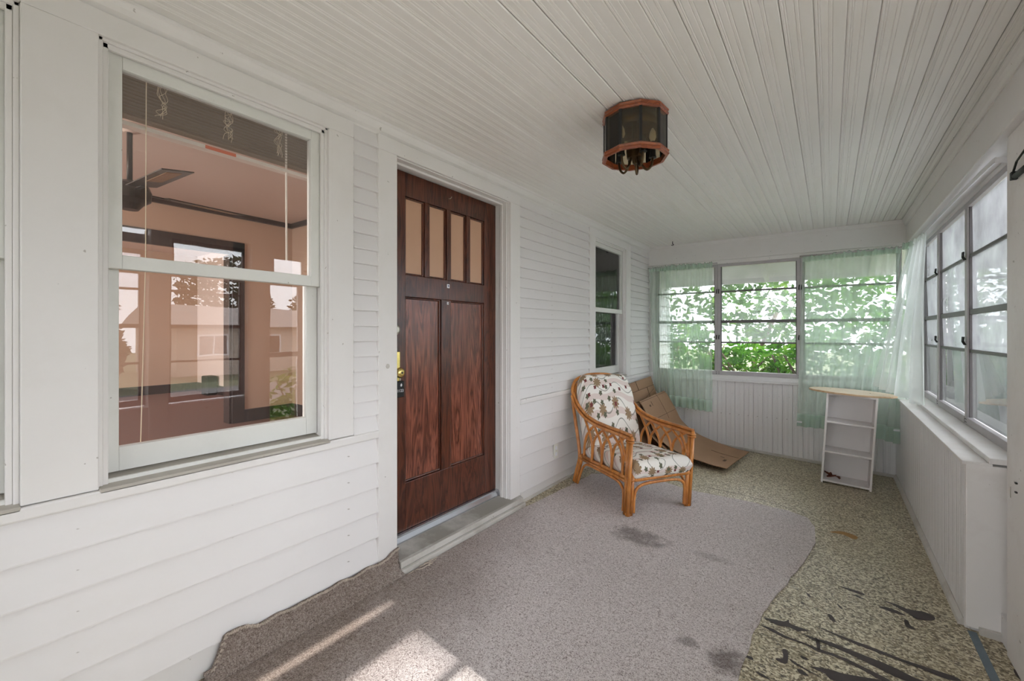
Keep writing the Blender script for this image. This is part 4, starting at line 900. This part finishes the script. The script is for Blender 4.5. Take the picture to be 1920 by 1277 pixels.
# white tags on the hems
for (p, lab) in (((1.60, yc - .035, .335), 'small white tag on the curtain hem left of the bookcase'), ((2.33, 5.14, .385), 'small white tag on the curtain hem right of the bookcase')):
    tag(MB().box(p[0] - .022, p[0] + .022, p[1] - .003, p[1] + .001, p[2] - .008, p[2] + .008).build('curtain_tag', M['white'], bevel=.002), lab, 'tag')
tag(MB().tube([(.03, yc, 2.035), (.82, yc, 2.035)], .007, 8).build('curtain_rod', M['alu'], smooth=True), 'thin curtain rod over the left far window', 'curtain rod')
tag(MB().tube([(1.60, yc, 2.030), (2.42, yc, 2.032)], .007, 8).build('curtain_rod', M['alu'], smooth=True), 'thin curtain rod over the right far window', 'curtain rod')
rp = spline([(2.535, 2.905, 2.012), (2.50, 2.90, 2.018), (2.472, 2.93, 2.03), (2.465, 3.05, 2.04), (2.465, 4.0, 2.052), (2.468, 5.40, 2.055)], 7)
m = MB()
for i in range(len(rp) - 1):
    a, b_ = rp[i], rp[i + 1]; 
    m.add([(a.x, a.y, a.z - .013), (b_.x, b_.y, b_.z - .013), (b_.x, b_.y, b_.z + .013), (a.x, a.y, a.z + .013)], [(0, 1, 2, 3)])
o = m.build('curtain_rod', M['white'], solid=.004); tag(o, 'flat white curtain rod along the top of the outer windows', 'curtain rod')

# ------------------------------------------------------------------ outside
struct(MB().box(-30, 60, -50, 60, -1.1, -.95).build('ground', M['grass']), 'lawn around the house')
struct(MB().box(2.62, 7.6, -14, 6.4, -.95, -.93).build('bounce_slab', M['concrete']), 'pale concrete slab added to bounce light into the porch')  # added pale reflector, throws light up to the porch ceiling
struct(MB().box(12.5, 18, -50, 60, -.95, -.94).build('road', M['road']), 'street in front of the house')
def foliage(m, c, rad, n, size, rnd, core=None):
    c = Vector(c)
    for i in range(n):
        while True:
            d = Vector((rnd.uniform(-1, 1), rnd.uniform(-1, 1), rnd.uniform(-1, 1)))
            if .15 < d.length < 1: break
        d = d.normalized() * (d.length ** .5); k = 1 + .25 * noise.noise(d * 2.3 + c)
        p = c + Vector((d.x * rad[0], d.y * rad[1], d.z * rad[2])) * k
        a = Vector((rnd.gauss(0, 1), rnd.gauss(0, 1), rnd.gauss(0, .6))).normalized(); b_ = a.cross(Vector((rnd.gauss(0, 1), rnd.gauss(0, 1), rnd.gauss(0, 1)))).normalized()
        s = size * rnd.uniform(.6, 1.4)
        m.add([p - a * s, p + b_ * s * .45 + a * .1 * s, p + a * s, p - b_ * s * .45 + a * .1 * s], [(0, 1, 2, 3)])
    if core:
        def cf(u, v):
            th = u * 2 * math.pi; ph_ = v * math.pi; d = Vector((math.sin(ph_) * math.cos(th), math.sin(ph_) * math.sin(th), math.cos(ph_))); k = core * (1 + .3 * noise.noise(d * 2 + c))
            return c + Vector((d.x * rad[0], d.y * rad[1], d.z * rad[2])) * k
        m.grid(cf, 16, 10)
def plant(name, base, blobs, n, size, mat, label, cat, group, trunk=None, core=None, seed=0):
    t = tag(empty(name, base), label, cat, group); rnd = random.Random(seed); m = MB()
    for (c, rad) in blobs: foliage(m, c, rad, n, size, rnd, core)
    o = m.build('foliage', M[mat], t); o['kind'] = 'stuff'
    if trunk:
        k = MB()
        for (pth, r_) in trunk: k.tube(spline(pth, 4), r_, 7)
        k.build('trunk', M['bark'], t, smooth=True)
    return t
G0 = -.95
def stems(rnd, n, h, sp): return [([(rnd.uniform(-.3, .3), rnd.uniform(-.2, .2), 0), (rnd.uniform(-sp, sp) * .6, rnd.uniform(-.3, .3), h * .5), (rnd.uniform(-sp, sp), rnd.uniform(-.4, .4), h)], .012) for _ in range(n)]
rr = random.Random(11)
FS = 'shrubs outside the far windows'; FT = 'trees beyond the far windows'
plant('leafy_shrub', (-.15, 7.7, G0), [((0, 0, 1.45), (.65, .55, .95))], 2600, .055, 'leaf', 'bright green leafy shrub by the house corner outside the left far window', 'shrub', FS, stems(rr, 8, 2.0, .6), seed=1)
plant('leafy_shrub', (.85, 7.2, G0), [((0, 0, 1.30), (.62, .50, .80))], 2600, .05, 'leaf', 'leafy shrub seen between the left curtain and the bare window', 'shrub', FS, stems(rr, 8, 1.9, .6), seed=12)
plant('leafy_shrub', (1.75, 7.0, G0), [((0, 0, 1.40), (.62, .48, .85))], 2800, .05, 'leaf', 'dense green shrub outside the middle far window', 'shrub', FS, stems(rr, 9, 1.9, .6), seed=2)
plant('leafy_shrub', (2.8, 7.2, G0), [((0, 0, 1.60), (.70, .55, 1.05))], 2800, .055, 'leaf', 'tall green shrub outside the right far window', 'shrub', FS, stems(rr, 8, 2.2, .6), seed=3)
plant('leafy_shrub', (4.0, 7.9, G0), [((0, 0, 1.7), (.8, .8, 1.2))], 1600, .065, 'leaf', 'green shrub beyond the far right corner of the porch', 'shrub', FS, stems(rr, 6, 2.3, .6), seed=4)
plant('garden_tree', (-2.6, 11.5, G0), [((0, 0, 3.0), (2.0, 1.6, 2.0))], 2600, .10, 'leaf2', 'pale leafy tree far beyond the left far window', 'tree', FT, [([(-.8, 0, 0), (-.6, 0, 1.4), (-.2, 0, 3)], .07)], seed=5)
plant('garden_tree', (1.0, 10.2, G0), [((.2, 0, 2.9), (1.55, 1.0, 1.15))], 2600, .085, 'leaf', 'pale leafy tree far beyond the middle far window', 'tree', FT, [([(-.55, 0, 0), (-.5, 0, 1.2), (0, 0, 2.6)], .04)], seed=9)
plant('garden_tree', (5.6, 14.0, G0), [((-.4, 0, 2.6), (1.6, 1.4, 1.3))], 2600, .10, 'leaf2', 'leafy tree far beyond the right corner window', 'tree', FT, [([(.4, 0, 0), (.3, 0, 1.4), (0, 0, 3)], .08)], seed=6)
plant('sun_block_tree', (17.0, 2.55, G0), [((0, -1.47, 14.95), (1.7, .98, 2.6)), ((0, .2, 15.1), (2.0, 1.6, 1.7)), ((0, 1.9, 15.0), (1.9, 1.5, 1.6)), ((0, .4, 16.6), (1.6, 1.8, 1.2)), ((.2, .6, 13.4), (1.4, 1.5, 1.2))], 1500, .16, 'leaf2', 'unseen tall tree added to block the sun', 'tree', 'added sun blockers', [([(0, .3, 0), (.2, .3, 6), (0, .2, 15)], .3)], core=1.0, seed=7)  # added out of view, crown and solid core shaped to block the sun
for i, (x, y, h) in enumerate(((4.3, 3.6, 1.5), (4.5, 4.6, 1.7), (4.4, 5.7, 1.8), (4.6, 6.8, 1.9))):
    plant('hedge_shrub', (x, y, G0), [((0, 0, h * .62), (.55, .62, h * .55))], 900, .06, 'leaf', ['first', 'second', 'third', 'fourth'][i] + ' shrub of the row outside the outer windows, counted from the door post', 'shrub', 'shrubs outside the outer windows', stems(rr, 5, h, .4), seed=20 + i)
plant('conifer_tree', (21, 4.4, G0), [((0, 0, 1.6), (.95, .95, 1.3)), ((0, 0, 3.2), (.7, .7, 1.3)), ((0, 0, 4.6), (.4, .4, 1.1))], 900, .22, 'needle', 'dark conifer across the street reflected in the window', 'tree', 'trees across the street', [([(0, 0, 0), (0, 0, 3), (0, 0, 6)], .2)], seed=31)
plant('street_tree', (37, 15.2, G0), [((0, 0, 5.2), (3.0, 3.4, 3.0))], 2200, .26, 'needle', 'wide tree behind the house across the street', 'tree', 'trees across the street', [([(0, 0, 0), (0, 0, 2), (0, 0, 4)], .3)], seed=32)
plant('street_tree', (34, 21.5, G0), [((0, 0, 4.0), (2.5, 2.4, 2.6))], 1300, .26, 'needle', 'tree to the right of the house across the street', 'tree', 'trees across the street', [([(0, 0, 0), (0, 0, 2), (0, 0, 4)], .3)], seed=33)
hs = tag(empty('neighbour_house', (24, 11.9, G0)), 'low tan house with grey roof across the street', 'house')
MB().box(-.2, 6, -4, 5, 0, 2.55).build('wall', M['houseside'], hs)
MB().extrude([(-.8, 2.5), (6.6, 2.5), (2.9, 3.7)], lambda p, t: (p[0], t, p[1]), -4.6, 5.6).build('roof', M['roofing'], hs)
for y in (-2.4, .2, 2.8):
    wn = MB().box(-.26, -.2, y - .75, y + .75, 1.0, 2.1).build('window', M['white'], hs)
    MB().box(-.28, -.25, y - .66, y - .04, 1.08, 2.02).build('pane', M['black'], wn); MB().box(-.28, -.25, y + .04, y + .66, 1.08, 2.02).build('pane', M['black'], wn)
